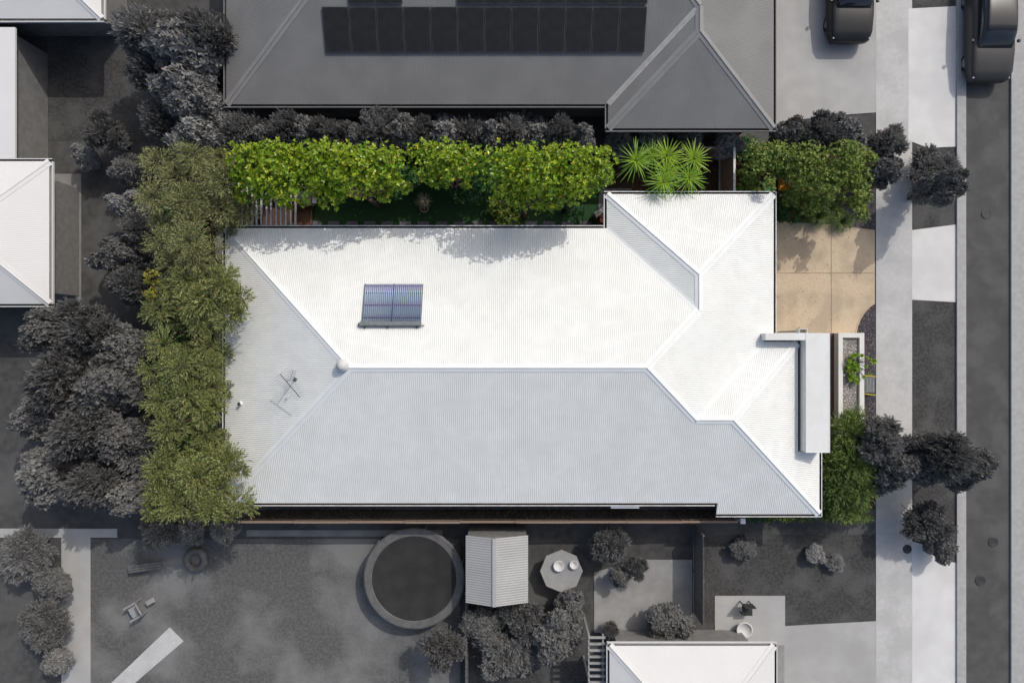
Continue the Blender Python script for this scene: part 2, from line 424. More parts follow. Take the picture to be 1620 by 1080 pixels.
# street side, greys
sheet('footpath', rect(1386, -30, 1443, 1110), 0.03, M['g_path'])
sheet('verge', rect(1443, -30, 1514, 1110), 0.02, M['g_dlawn'])
road = sheet('parking_lane', rect(1529, -60, 1600, 1140), 0.012, M['g_road'])
sheet('kerb', rect(1514, -60, 1529, 1140), 0.11, M['g_kerb'], thick=0.12, bevel=0.02)
sheet('kerb_strip', rect(1600, -60, 1632, 1140), 0.11, M['g_kerb'], thick=0.12, bevel=0.02)
sheet('road', rect(1632, -400, 1860, 1500), 0.010, M['g_road'])
sheet('driveway_crossover', [(1443, 364), (1514, 355), (1514, 478), (1443, 474)], 0.034, M['g_apron'])
sheet('neighbour_crossover', [(1437, 14), (1514, 10), (1514, 232), (1468, 234), (1437, 222)], 0.034, M['g_apron'])
sheet('corner_crossover', [(1443, 856), (1465, 862), (1482, 885), (1514, 890), (1514, 1110), (1443, 1110)], 0.034, M['g_apron'])
sheet('neighbour_driveway', [(1226, -30), (1386, -30), (1386, 178), (1330, 182), (1240, 192), (1226, 200)], 0.026, M['g_drive'])
sheet('lower_driveway', [(1240, 990), (1386, 982), (1386, 1110), (1240, 1110)], 0.026, M['g_drive'])
sheet('neighbour_front_lawn', rect(1116, 846, 1386, 984), 0.012, M['g_dlawn'])
sheet('patio', [(940, 905), (1010, 885), (1095, 885), (1095, 975), (1020, 1000), (940, 1000)], 0.030, M['g_patio'])
sheet('patio', rect(1131, 942, 1242, 1020), 0.032, M['g_drive'])
sheet('neighbour_back_lawn', rect(143, 852, 728, 1110), 0.014, M['g_lawn'])
sheet('paved_path', rect(97, 850, 143, 1110), 0.03, M['g_drive'])
sheet('boundary_path', rect(-40, 836, 185, 850), 0.05, M['g_drive'])
sheet('mowing_strip', rect(390, 838, 700, 848), 0.03, M['g_slab'])
sheet('garden_path', [(268, 992), (290, 1014), (185, 1104), (150, 1104)], 0.045, M['g_path'])
sheet('paved_yard', rect(22, 118, 75, 250), 0.03, M['g_slab'])
sheet('paved_path', rect(86, 275, 128, 482), 0.03, M['g_slab'])
sheet('dark_garden_bed', rect(728, 955, 935, 1110), 0.012, M['g_dlawn'])
sheet('yard_ground', rect(75, 30, 345, 222), 0.012, M['g_dlawn'])


# stones on beds: real chips as one uncountable mass
def chips(name, poly_fn, n, x0, x1, y0, y1, z, size, m, parent=None):
    xs = rng.uniform(x0, x1, n * 3); ys = rng.uniform(y0, y1, n * 3)
    keep = np.array([poly_fn(a, b) for a, b in zip(xs, ys)])
    xs = xs[keep][:n]; ys = ys[keep][:n]; n = len(xs)
    s = rng.uniform(0.5, 1.2, (n, 1)) * size
    base = np.array([[1, 0, 0], [0, 1, 0], [-1, 0, 0], [0, -1, 0], [0, 0, 1]], dtype=float)
    v = base[None] * s[:, :, None] * rng.uniform(0.6, 1.3, (n, 5, 1)) * np.array([1, 1, 0.7])
    a = rng.uniform(0, 2 * PI, n); ca, sa = np.cos(a)[:, None], np.sin(a)[:, None]
    x = v[:, :, 0] * ca - v[:, :, 1] * sa; y = v[:, :, 0] * sa + v[:, :, 1] * ca
    v = np.stack([x + xs[:, None], y + ys[:, None], v[:, :, 2] + z], -1)
    f = np.array([[0, 1, 4], [1, 2, 4], [2, 3, 4], [3, 0, 4]])[None] + (np.arange(n) * 5)[:, None, None]
    o = link(name, np_mesh(name, v.reshape(-1, 3), f.reshape(-1, 3), m), parent)
    o['kind'] = 'stuff'
    return o


def inpoly(poly):
    def fn(x, y):
        c = False; j = len(poly) - 1
        for i in range(len(poly)):
            xi, yi = poly[i]; xj, yj = poly[j]
            if (yi > y) != (yj > y) and x < (xj - xi) * (y - yi) / (yj - yi) + xi: c = not c
            j = i
        return c
    return fn


pa = [at(x, y) for x, y in [(1318, 302), (1383, 302), (1383, 362.5), (1347, 358.5), (1318, 352.5)]]
o = chips('gravel', inpoly(pa), 2500, 14.0, 16.0, 4.9, 6.7, 0.03, 0.026, M['chip'])
tag(o, 'dark stone chips spread under the bushes at the top of the driveway', 'gravel')
pb = [at(x, y) for x, y in [(1383, 482), (1369, 495), (1358, 514), (1356.5, 531), (1369, 531), (1369, 735), (1383, 735)]]
o = chips('gravel', inpoly(pb), 3600, 15.0, 16.0, -5.5, 1.7, 0.03, 0.026, M['chip'])
tag(o, 'dark stone chips between the raised planter and the footpath', 'gravel')

# ------------------------------------------------------------------ corrugated roof planes
K = 0.388


def corr(name, poly, down, zfn, m, parent, pitch=0.076, amp=0.008, lift=0.0, per=6):
    """poly: plan polygon crossed once by every line that runs down the slope; down 'x' or 'y' axis of fall"""
    ax = 0 if down == 'x' else 1          # v axis (fall), u is the other
    U = [p[1 - ax] for p in poly]; V = [p[ax] for p in poly]
    u0, u1 = min(U), max(U)
    us = set(np.arange(math.ceil(u0 / (pitch / per)) * pitch / per, u1, pitch / per).tolist())
    eps = 1e-4
    for u in U:
        if u0 < u < u1: us.add(u - eps); us.add(u + eps)
    us.add(u0 + eps); us.add(u1 - eps)
    us = sorted(us)
    n = len(poly); rows = []
    for u in us:
        hits = []
        for i in range(n):
            a, b = U[i], U[(i + 1) % n]
            if (a - u) * (b - u) < 0:
                t = (u - a) / (b - a); hits.append(V[i] + t * (V[(i + 1) % n] - V[i]))
        hits.sort()
        if len(hits) > 1: rows.append((u, hits[0], hits[-1]))
    vs = []; fs = []
    SEG = 3
    for u, a, b in rows:
        off = amp * math.cos(2 * PI * u / pitch) + lift
        for k in range(SEG + 1):
            v = a + (b - a) * k / SEG
            x, y = (v, u) if ax == 0 else (u, v)
            vs.append((x, y, zfn(x, y) + off))
    for i in range(len(rows) - 1):
        for k in range(SEG):
            a = i * (SEG + 1) + k
            fs.append((a, a + 1, a + SEG + 2, a + SEG + 1))
    me = bpy.data.meshes.new(name); me.from_pydata(vs, [], fs)
    # make all normals point up
    bm = bmesh.new(); bm.from_mesh(me)
    for f in bm.faces:
        if f.normal.z < 0: f.normal_flip()
        f.smooth = True
    bm.to_mesh(me); bm.free()
    me.materials.append(m)
    o = link(name, me, parent)
    return o


def capping(name, a, b, na, nb, m, parent, w=0.155, lift=0.017, roll=0.022):
    """folded cap along an edge a-b; na, nb are the plan directions (with slope dz) of the two wings"""
    a = Vector(a); b = Vector(b); mb = MB()
    up = Vector((0, 0, lift)); th = Vector((0, 0, 0.010))
    for nv in (na, nb):
        nv = Vector(nv)
        q = [a + up + Vector((0, 0, .006)), b + up + Vector((0, 0, .006)), b + nv * w + up, a + nv * w + up]
        dn = Vector((0, 0, 0.016))
        vs = q + [p - dn for p in q]
        n = (q[1] - q[0]).cross(q[3] - q[0])
        fs = [(0, 1, 2, 3), (7, 6, 5, 4), (3, 2, 6, 7), (0, 4, 5, 1), (0, 3, 7, 4), (1, 5, 6, 2)]
        if n.z < 0: fs = [f[::-1] for f in fs]
        mb.add(vs, fs)
    mb.tube([a + up + Vector((0, 0, .008)), b + up + Vector((0, 0, .008))], roll, 8)
    return mb.build(name, m, parent)


def cap_auto(a, b, z1, z2, m, parent, name='ridge_cap', w=0.155, roll=0.022, lift=0.017):
    """wings follow the two roof planes z1, z2 (functions of x,y) on the left and the right of a-b"""
    a = Vector(a); b = Vector(b); d = (b - a); d.z = 0; d.normalize()
    l = Vector((-d.y, d.x, 0)); mid = (a + b) / 2
    def wing(side, zf):
        n = l * side
        dz = zf(mid.x + n.x, mid.y + n.y) - zf(mid.x, mid.y)
        return Vector((n.x, n.y, dz))
    return capping(name, a, b, wing(1, z1), wing(-1, z2), m, parent, w, lift, roll)


def gutter(pts, side, z, parent, mg=None, md=None, w=0.115):
    """open U gutter outside the eave line pts; side +1: outer lies to the left of travel"""
    mg = mg or M['gutter']; md = md or M['debris']
    mb = MB(); db = MB()
    for a, b in zip(pts[:-1], pts[1:]):
        d = Vector((b[0] - a[0], b[1] - a[1], 0)).normalized(); n = Vector((-d.y, d.x, 0)) * side
        A = Vector((a[0], a[1], z)); B = Vector((b[0], b[1], z))
        e = d * w
        # base
        mb.bar(A + n * w / 2 - Vector((0, 0, .11)), B + n * w / 2 - Vector((0, 0, .11)), w, 0.004)
        # outer lip
        mb.bar(A + n * w - Vector((0, 0, .055)), B + n * w - Vector((0, 0, .055)), 0.004, 0.115)
        mb.bar(A + n * (w - .014), B + n * (w - .014), 0.034, 0.012)
        # back
        mb.bar(A + n * .006 - Vector((0, 0, .075)), B + n * .006 - Vector((0, 0, .075)), 0.004, 0.07)
        db.bar(A + n * w / 2 - Vector((0, 0, .098)), B + n * w / 2 - Vector((0, 0, .098)), w - .012, 0.015)
    go = mb.build('gutter', mg, parent)
    db.build('leaf_litter', md, go)
    return go


# ------------------------------------------------------------------ the house
house = empty('house', (0, 0, 0), 0, 'large hipped house with white corrugated roof in the coloured block', 'house')
E = 2.70
XL, YT, YB, XE = -11.476, 4.525, -6.459, 10.465
GX, GY = 3.79, 5.89
XF, YF, YR = 12.38, -6.95, -2.98
zN = lambda x, y: E + K * (YT - y)
zS = lambda x, y: E + K * (y - YB)
zW = lambda x, y: E + K * (x - XL)
zE = lambda x, y: E + K * (XE - x)
zGW = lambda x, y: E + K * (x - GX)
zGN = lambda x, y: E + K * (GY - y)
ZR2 = zS(0, YR)
zFE = lambda x, y: zS(0, YF) + K * (XF - x)
zFN = lambda x, y: ZR2 - K * (y - YR)
RYm = (YT + YB) / 2
HW = (YT - YB) / 2
XR0, XR1 = XL + HW, XE - HW
gxm = (GX + XE) / 2; gh = (XE - GX) / 2; gay = GY - gh; gvy = YT - gh
xv = XE - (YR - YB)          # where the wing ridge meets the east face
xr = XF - (YR - YF)
PY = 0.02                    # south face of the low parapet beam
BX = 11.33                   # west edge of the box gutter

roofp = [
    ('roof_face', [(XL, YT), (GX, YT), (gxm, gvy), (XR1, RYm), (XR0, RYm)], 'y', zN),
    ('roof_face', [(XL, YB), (8.23, YB), (8.2301, YF), (XF, YF), (xr, YR), (xv, YR), (XR1, RYm), (XR0, RYm)], 'y', zS),
    ('roof_face', [(XL, YT), (XR0, RYm), (XL, YB)], 'x', zW),
    ('roof_face', [(XE, GY), (gxm, gay), (gxm, gvy), (XR1, RYm), (xv, YR), (xv + (PY - YR), PY), (XE, PY + .001)], 'x', zE),
    ('roof_face', [(GX, GY), (GX, YT), (gxm, gvy), (gxm, gay)], 'x', zGW),
    ('roof_face', [(GX, GY), (XE, GY), (gxm, gay)], 'y', zGN),
    ('roof_face', [(xv, YR), (xr, YR), (BX, YR + BX - xr), (BX, PY), (xv + (PY - YR), PY)], 'y', zFN),
    ('roof_face', [(xr, YR), (BX, YR + BX - xr), (BX, -4.36), (XF, -4.3601), (XF, YF)], 'x', zFE),
]
for nm, poly, dn, zf in roofp:
    corr(nm, poly, dn, zf, M['roof'], house)


def P3(x, y, zf):
    return (x, y, zf(x, y))


zr = zN(0, RYm)
rm = M['cap']
cap_auto((XR0, RYm, zr), (XR1, RYm, zr), zN, zS, rm, house)                       # main ridge
cap_auto(P3(XL, YT, zN), (XR0, RYm, zr), zN, zW, rm, house, 'hip_cap')
cap_auto(P3(XL, YB, zS), (XR0, RYm, zr), zW, zS, rm, house, 'hip_cap')
cap_auto((XR1, RYm, zr), P3(gxm, gvy, zE), zN, zE, rm, house, 'hip_cap')
cap_auto((XR1, RYm, zr), (xv, YR, ZR2), zE, zS, rm, house, 'hip_cap')
cap_auto((gxm, gvy - .02, zE(gxm, 0)), (gxm, gay, zE(gxm, 0)), zGW, zE, rm, house)
cap_auto(P3(GX, GY, zGW), (gxm, gay, zE(gxm, 0)), zGN, zGW, rm, house, 'hip_cap')
cap_auto(P3(XE, GY, zE), (gxm, gay, zE(gxm, 0)), zE, zGN, rm, house, 'hip_cap')
cap_auto((xv, YR, ZR2), (xr, YR, ZR2), zFN, zS, rm, house)
cap_auto((xr, YR, ZR2), P3(BX, YR + BX - xr, zFE), zFN, zFE, rm, house, 'hip_cap')
cap_auto((xr, YR, ZR2), P3(XF, YF, zFE), zFE, zS, rm, house, 'hip_cap')
# valleys: shallow pressed trough
def valley(a, b, zl, zr_):
    o = cap_auto(a, b, zl, zr_, M['cap'], house, 'valley_flashing', 0.085, 0.008, 0.009)
    return o
valley(P3(GX, YT, zN), P3(gxm, gvy, zN), zGW, zN)
valley((xv, YR, ZR2), P3(xv + (PY - YR), PY, zE), zE, zFN)

# gutters
gutter([(XL, YB), (XL, YT)], 1, E - .02, house)
gutter([(XL - .11, YT), (GX - .11, YT)], 1, E - .02, house)
gutter([(GX, YT), (GX, GY)], 1, E - .02, house)
gutter([(GX - .11, GY), (XE + .11, GY)], 1, E - .02, house)
gutter([(XE, GY + .11), (XE, .33)], 1, E - .02, house)
gutter([(8.12, YB), (XL - .11, YB)], 1, E - .02, house)
gutter([(XF, -4.37), (XF, YF - .11)], 1, zS(0, YF) - .02, house)
gutter([(XF + .11, YF), (8.23, YF)], 1, zS(0, YF) - .02, house)
# soffit/fascia slab and walls
fas = MB()
def slab_ring(mb, poly, z0, z1): mb.prism(poly, z0, z1)
outline = [(XL + .02, YB + .02), (8.25, YB + .02), (8.25, YF + .02), (XF - .02, YF + .02), (XF - .02, -4.35), (BX, -4.35), (BX, PY - .01), (XE - .02, PY - .01), (XE - .02, GY - .02), (GX + .02, GY - .02), (GX + .02, YT - .02), (XL + .02, YT - .02)]
MB().prism(outline, 2.42, 2.46).build('soffit', M['white'], house)
wo = [(XL + .5, YB + .45), (8.7, YB + .45), (8.7, YF + .5), (XF - .55, YF + .5), (XF - .55, -4.5), (11.0, -4.5), (11.0, -.2), (XE - .5, -.2), (XE - .5, GY - .5), (GX + .5, GY - .5), (GX + .5, YT - .5), (XL + .5, YT - .5)]
MB().prism(wo, 0, 2.42).build('wall', M['wall'], house)


def window(x0, x1, y0, y1, z0, z1):
    """frame box with a pane proud of it on the thin axis"""
    f = MB().box(x0, x1, y0, y1, z0, z1).build('window', M['frame'], house)
    ex = 0.006
    if abs(x1 - x0) < abs(y1 - y0):
        for k in range(2):
            ya = y0 + .05 + k * (y1 - y0 - .05) / 2; yb = ya + (y1 - y0 - .15) / 2
            MB().box(x0 - ex, x1 + ex, ya, yb, z0 + .06, z1 - .06).build('pane', M['glass'], f)
    else:
        for k in range(2):
            xa = x0 + .05 + k * (x1 - x0 - .05) / 2; xb = xa + (x1 - x0 - .15) / 2
            MB().box(xa, xb, y0 - ex, y1 + ex, z0 + .06, z1 - .06).build('pane', M['glass'], f)


for xx in (-8.5, -5.0, -1.2, 1.6):
    window(xx, xx + 1.8, YT - .53, YT - .46, .3, 2.2)
for xx in (-9.0, -5.5, -1.0, 3.0, 6.0):
    window(xx, xx + 1.5, YB + .41, YB + .48, .9, 2.1)
for yy in (-4.5, -1.0, 2.0):
    window(XL + .46, XL + .53, yy, yy + 1.4, .9, 2.1)
window(XF - .58, XF - .51, -6.2, -4.9, .9, 2.1)
gd = MB(); gd.box(XE - .53, XE - .46, .5, 5.1, 0.04, 2.25)
gdo = gd.build('garage_door', M['ddoor'], house)
for k in range(4):
    MB().box(XE - .46, XE - .445, .55, 5.05, 0.08 + k * .54, .08 + k * .54 + .5).build('door_panel', M['ddoor'], gdo)

# low parapet beam, canopy box and box gutter
ZT = 3.40
MB().box(9.87, 11.44, .045, .325, 2.30, ZT).build('parapet', M['parapet'], house, bevel=.012)
MB().box(11.447, 12.39, -4.33, .325, 2.45, ZT).build('canopy', M['parapet'], house, bevel=.012)
MB().box(11.441, 11.446, -4.32, .32, 2.6, ZT - .03).build('canopy_flashing', M['render'], house)
# capping along the outer canopy edges, slightly brighter line
for (a, b) in (((12.372, -4.33), (12.372, .325)), ((11.45, -4.312), (12.36, -4.312))):
    MB().bar((a[0], a[1], ZT + .004), (b[0], b[1], ZT + .004), .03, .012).build('canopy_trim', M['white'], house)
bg_ = MB().box(BX, 11.44, -4.33, .03, 2.80, 2.83).build('box_gutter', M['gutter'], house)
MB().box(BX + .008, 11.43, -4.32, .02, 2.832, 2.85).build('leaf_litter', M['debris'], bg_)
MB().bar((BX - .01, -4.33, 2.93), (BX - .01, -.02, 2.93), .03, .02).build('gutter_lip', M['cap'], bg_)
MB().bar((9.95, .012, zFN(0, 0) + .0), (BX, .012, zFN(0, 0) + .0), .045, .012).build('apron_flashing', M['darkmetal'], house)
for (x, y) in ((12.2, .15), (12.2, -2.0), (12.2, -4.1)):
    MB().box(x - .15, x + .15, y - .15, y + .15, 0, 2.447).build('canopy_post', M['render'], house)
# rain head hanging off the parapet
rh = MB()
cx, cy = at(1270.5, 523.5, 2.9)
w = .17
rh.box(cx - w, cx + w, cy + .075, cy + .09, 2.6, 2.92); rh.box(cx - w, cx + w, cy - .09, cy - .075, 2.6, 2.92)
rh.box(cx - w, cx - w + .015, cy - .075, cy + .075, 2.6, 2.92); rh.box(cx + w - .015, cx + w, cy - .075, cy + .075, 2.6, 2.92)
rh.box(cx - w + .015, cx + w - .015, cy - .075, cy + .075, 2.6, 2.615)
r_ = rh.build('rain_head', M['white'], house)
MB().tube([(cx, cy, 2.6), (cx, cy, 0.05)], .045, 10).build('downpipe', M['white'], r_)
# awning hood over a window on the fence side
MB().box(at(966, 0, 2.5)[0], at(1011, 0, 2.5)[0], -6.70, -6.575, 2.50, 2.56).build('window_hood', M['white'], house, bevel=.01)
# downpipes at the fence side
for xx in (514, 643, 854):
    X = at(xx, 0, 2)[0]
    MB().tube([(X, YB - .05, 2.55), (X, YB - .02, 2.4), (X, YB + .38, 2.2), (X, YB + .38, 0)], .045, 8).build('downpipe', M['gutter'], house)

# ------------------------------------------------------------------ things on the roof
def on_roof(px, py, zf, it=6):
    z = 3.5
    for _ in range(it):
        x, y = at(px, py, z); z = zf(x, y)
    return x, y, z

# solar water heater: manifold + evacuated tubes
xa, ya, za = on_roof(572.5, 516, zN); xb, yb, zb = on_roof(666, 516, zN)
_, y1, z1 = on_roof(573, 450, zN)
sh = empty('tube_collector', ((xa + xb) / 2, ya, za), 0, 'blue evacuated-tube solar water heater with grey header on the white roof', 'solar heater')
slope = math.atan(K)
rotx = -slope
fr = bpy.data.objects.new('header_frame_pivot', None)
W = xb - xa; Lt = (y1 - ya) / math.cos(slope) - .02
def R3(x, v, h):
    """local coordinates along the slope: x across, v up the eave direction (+Y falls), h off the sheet"""
    return (x, v * math.cos(slope) + h * math.sin(slope) * 1.0, -v * math.sin(slope) + h * math.cos(slope))
def lbox(mb, x0, x1, v0, v1, h0, h1):
    c = [R3(x, v, h) for h in (h0, h1) for (x, v) in ((x0, v0), (x1, v0), (x1, v1), (x0, v1))]
    mb.add(c, [(0, 3, 2, 1), (4, 5, 6, 7), (0, 1, 5, 4), (1, 2, 6, 5), (2, 3, 7, 6), (3, 0, 4, 7)])
mb = MB(); lbox(mb, -W / 2 - .06, W / 2 + .03, -.045, .125, .06, .20)
mb.build('manifold', M['manifold'], sh, bevel=.02)
for sx in (-1, 1):
    mb = MB(); lbox(mb, sx * W / 2 - .012, sx * W / 2 + .012, .125, Lt + .02, .04, .075)
    mb.build('side_rail', M['manifold'], sh)
mb = MB(); lbox(mb, -.018, .018, .125, Lt + .02, .04, .07); mb.build('centre_rail', M['darkmetal'], sh)
for k in range(3):
    v = .34 + k * (Lt - .40) / 2.55
    mb = MB(); lbox(mb, -W / 2, W / 2, v - .018, v + .018, .016, .04); mb.build('cross_rail', M['darkmetal'], sh)
mb = MB(); lbox(mb, -W / 2, W / 2, Lt - .06, Lt + .0, .016, .045); mb.build('bottom_track', M['manifold'], sh)
NT = 30
tm = None
for k in range(NT):
    x = -W / 2 + .045 + (W - .09) * k / (NT - 1)
    if abs(x) < .02: x += .02
    if tm is None:
        tb = MB()
        pts = [R3(0, .10, .085), R3(0, Lt - .05, .085), R3(0, Lt - .01, .085), R3(0, Lt + .03, .085)]
        tb.tube(pts, [.021, .021, .018, .004], 10)
        tm = tb.build('glass_tube', M['tube'], sh, smooth=True); tm.location = (x, 0, 0)
    else:
        o = tm.copy(); COL.objects.link(o); o.parent = sh; o.location = (x, 0, 0)
for (x, v) in ((-W / 2 - .12, -.01), (-W / 2 - .11, .06), (W / 2 + .09, -.02)):
    p = MB(); p.tube([R3(x * .93, v + .03, .12), R3(x, v, .1), R3(x * 1.02, v + .05, .02)], .018, 8); p.build('pipe_end', M['darkmetal'], sh)
for x in (-W / 2 + .12, -.14, W / 2 - .14):
    p = MB(); lbox(p, x - .02, x + .02, -.10, -.03, .012, .09); p.build('mounting_foot', M['darkmetal'], sh)

# roof ventilator dome
vx, vy, vz = on_roof(543, 578, zW)
vt = empty('roof_vent', (vx, vy, vz - .08), 0, 'round white ventilator dome at the left end of the main ridge', 'roof vent')
MB().lathe([(.15, 0), (.15, .22), (.13, .24)], n=28).build('collar', M['gutter'], vt, smooth=False)
MB().lathe([(.235, .20), (.24, .25), (.215, .31), (.15, .35), (.145, .365), (.12, .39), (.06, .41), (.002, .415)], n=32, cap=False).build('dome', M['frame'], vt, smooth=True)
MB().lathe([(.20, .16), (.235, .16), (.235, .20), (.20, .20)], n=32, cap=False).build('louvre', M['gutter'], vt)
# small flue
fx, fy, fz = on_roof(381, 638, zW)
fl = empty('vent_pipe', (fx, fy, fz), 0, 'tiny flue pipe with a dark cowl on the left hip face', 'vent pipe')
MB().lathe([(.11, -.03), (.10, .02), (.045, .05), (.04, .16)], n=16).build('boot', M['white'], fl, smooth=True)
MB().lathe([(.06, .16), (.065, .20), (.02, .235)], n=16).build('cowl', M['darkmetal'], fl, smooth=True)

# TV antenna
ax_, ay_, az_ = on_roof(467, 600, zW)
ant = empty('tv_antenna', (ax_, ay_, az_), 0, 'skeletal television antenna with thin rods standing on the left hip face', 'antenna')
MB().tube([(0, 0, -.02), (0, 0, .95)], .017, 8).build('mast', M['alu'], ant)
MB().lathe([(.07, -.03), (.06, .03), (.03, .08)], n=14).build('base', M['darkmetal'], ant)
p0 = Vector((-.25, .25, .95)); p1 = Vector((.47, -.60, .95))
MB().bar(p0, p1, .022, .022).build('boom', M['darkmetal'], ant)
d = (p1 - p0).normalized(); n = Vector((-d.y, d.x, 0))
rod_i = 0
for k in range(13):
    t = k / 12; c = p0 + (p1 - p0) * t
    L_ = .34 - .16 * t
    MB().tube([c - n * L_, c + n * L_], .0055, 6).build('rod', M['alu'], ant)
b0 = Vector((.0, .02, .62)); b1 = Vector((.14, .36, .66))
MB().bar(b0, b1, .018, .018).build('boom', M['alu'], ant)
for k in range(6):
    c = b0 + (b1 - b0) * (k / 5)
    MB().tube([c - Vector((.13, -.03, 0)), c + Vector((.13, -.03, 0))], .006, 6).build('rod', M['darkmetal'], ant)
rf = MB(); rf.bar((.20, -.02, .84), (.32, .12, .95), .10, .008); rf.build('reflector', M['alu'], ant)
rf = MB()
for k in range(4): rf.bar((.26 + k * .03, -.06 + k * .03, .8), (.26 + k * .03, .02 + k * .03, 1.0), .012, .012)
rf.build('reflector_clip', M['darkmetal'], ant)

# ------------------------------------------------------------------ fences
def paling_fence(root, x0, y0, x1, y1, h, m, sec, label_parts=True, capm=None, single=False, bw=.10, jitter=.0):
    """root: empty at 0; sections of palings joined per section when small, single when wide enough to be picked apart"""
    a = Vector((x0, y0, 0)); b = Vector((x1, y1, 0)); L = (b - a).length; d = (b - a).normalized(); n = Vector((-d.y, d.x, 0))
    ns = max(1, round(L / sec))
    for s in range(ns):
        s0, s1 = L * s / ns, L * (s + 1) / ns
        hz = h + random.uniform(-jitter, jitter)
        q = a + d * s0
        MB().box(-.04, .04, -.04, .04, 0, hz + .02).build('post', m, root, loc=(q.x, q.y, 0), rot=(0, 0, math.atan2(d.y, d.x)))
        for rz_ in (.35, hz - .25):
            r = MB(); r.bar(a + d * s0 + n * .03 + Vector((0, 0, rz_)), a + d * s1 + n * .03 + Vector((0, 0, rz_)), .04, .07); r.build('rail', m, root)
        mb = MB(); npal = int((s1 - s0) / bw)
        proto = None
        for k in range(npal):
            c = a + d * (s0 + (k + .5) * (s1 - s0) / npal)
            hh = hz + random.uniform(-.012, .012)
            if single:
                if proto is None:
                    proto = MB().box(-.044, .044, -.008, .008, .03, 1.0).build('paling', m, root)
                    o = proto
                else:
                    o = proto.copy(); COL.objects.link(o); o.parent = root
                o.location = (c.x - n.x * .01, c.y - n.y * .01, 0); o.rotation_euler = (0, 0, math.atan2(d.y, d.x) + random.uniform(-.04, .04)); o.scale = (1, 1, hh)
            else:
                e = d * .044
                off = -n * (.01 + .008 * (k % 2))
                mb.bar(c + off + Vector((0, 0, .03)), c + off + Vector((0, 0, hh)), .016, .088, up=tuple(d))
        if not single:
            o = mb.build('palings', m, root); o['kind'] = 'stuff'
        if capm:
            c = MB(); c.bar(a + d * s0 + Vector((0, 0, hz + .02)), a + d * (s1 - .01) + Vector((0, 0, hz + .02)), .09, .03); c.build('capping', capm, root)


random.seed(3)
fs_ = empty('timber_fence', (0, -7.45, 0), 0, 'long brown timber fence in the shade along the lower side of the house', 'fence')
fr_ = fs_
paling_fence(fs_, -11.3, 0, 9.35, 0, 1.80, M['timber_grey'], 2.35, capm=M['timber'], jitter=.05)
ft = empty('timber_fence', (0, 8.0, 0), 0, 'brown timber fence across the top of the soil bed behind the sword palms', 'fence')
paling_fence(ft, 4.3, 0, 9.2, 0, 1.75, M['timber_grey'], 2.4, capm=M['timber'])
fg = empty('timber_fence', (9.15, 0, 0), 0, 'short brown board fence with a white top between sword palms and bushes', 'fence')
paling_fence(fg, 0, 8.0, 0, 5.6, 1.90, M['timber'], 2.4, capm=M['white'], single=True)
# white posts at the right end of the lower fence
wp = empty('gate_post', (at(1172, 0, 1.5)[0], -7.42, 0), 0, 'pale square post at the right end of the shaded lower fence', 'post')
MB().box(-.08, .08, -.09, .09, 0, 1.75).build('shaft', M['beam'], wp)
MB().box(-.10, .10, -.11, .11, 1.75, 1.79).build('cap', M['white'], wp)
gt = empty('side_gate', (at(1160, 0, 1)[0], -7.0, 0), 0, 'dark timber gate closing the side passage near the lower right roof corner', 'gate')
for k in range(5):
    MB().box(-.02 , .02, -.38 + k * .135, -.26 + k * .135, .05, 1.6).build('board', M['deck'], gt)
MB().box(.02, .05, -.4, .3, .3, .38).build('rail', M['deck'], gt)
MB().box(.02, .05, -.4, .3, 1.3, 1.38).build('rail', M['deck'], gt)

# ------------------------------------------------------------------ garden structures
# pergola over the left end of the lawn side
pg = empty('pergola', (0, 0, 0), 0, 'pergola of thin pale battens between the house and the green trees', 'pergola')
for k in range(12):
    px_ = 383.5 + k * 7.62 + random.uniform(-.5, .5)
    X = at(px_, 0, 2.65)[0]
    MB().box(X - .022, X + .022, 4.66, 6.3, 2.58, 2.70).build('batten', M['beam'], pg)
MB().box(at(378, 0, 2.5)[0], at(474, 0, 2.5)[0], 6.3, 6.36, 2.45, 2.60).build('beam', M['beam'], pg)
for xx in (380, 472):
    X = at(xx, 0, 2.5)[0]; MB().box(X - .045, X + .045, 6.36, 6.45, 0, 2.6).build('post', M['beam'], pg)
dk = empty('deck', (0, 0, 0), 0, 'brown timber deck beside the pale pergola battens', 'deck')
x = at(416, 0, .35)[0]; xe = at(492, 0, .35)[0]
while x < xe - .05:
    MB().box(x, x + .128, 4.0, at(0, 328, .35)[1], .30, .35).build('board', M['deck'], dk, bevel=.004)
    x += .134
MB().box(at(416, 0, .3)[0], xe - .01, 4.0, at(0, 328, .35)[1] - .02, .0, .295).build('deck_frame', M['darkmetal'], dk)
bb = empty('barbecue', (at(479, 0, .9)[0], at(0, 313, .9)[1], 0), 0, 'covered grey barbecue under the leaves at the deck end', 'barbecue')
MB().box(-.36, .36, -.26, .30, .35, .95).build('cover', M['conc'], bb, bevel=.05)
MB().box(.38, .56, -.22, .30, .80, .84).build('side_shelf', M['beam'], bb, bevel=.01)
for sx in (-.3, .3):
    for sy in (-.2, .22): MB().tube([(sx, sy, .33), (sx, sy, .0)], .02, 6).build('leg', M['darkmetal'], bb)

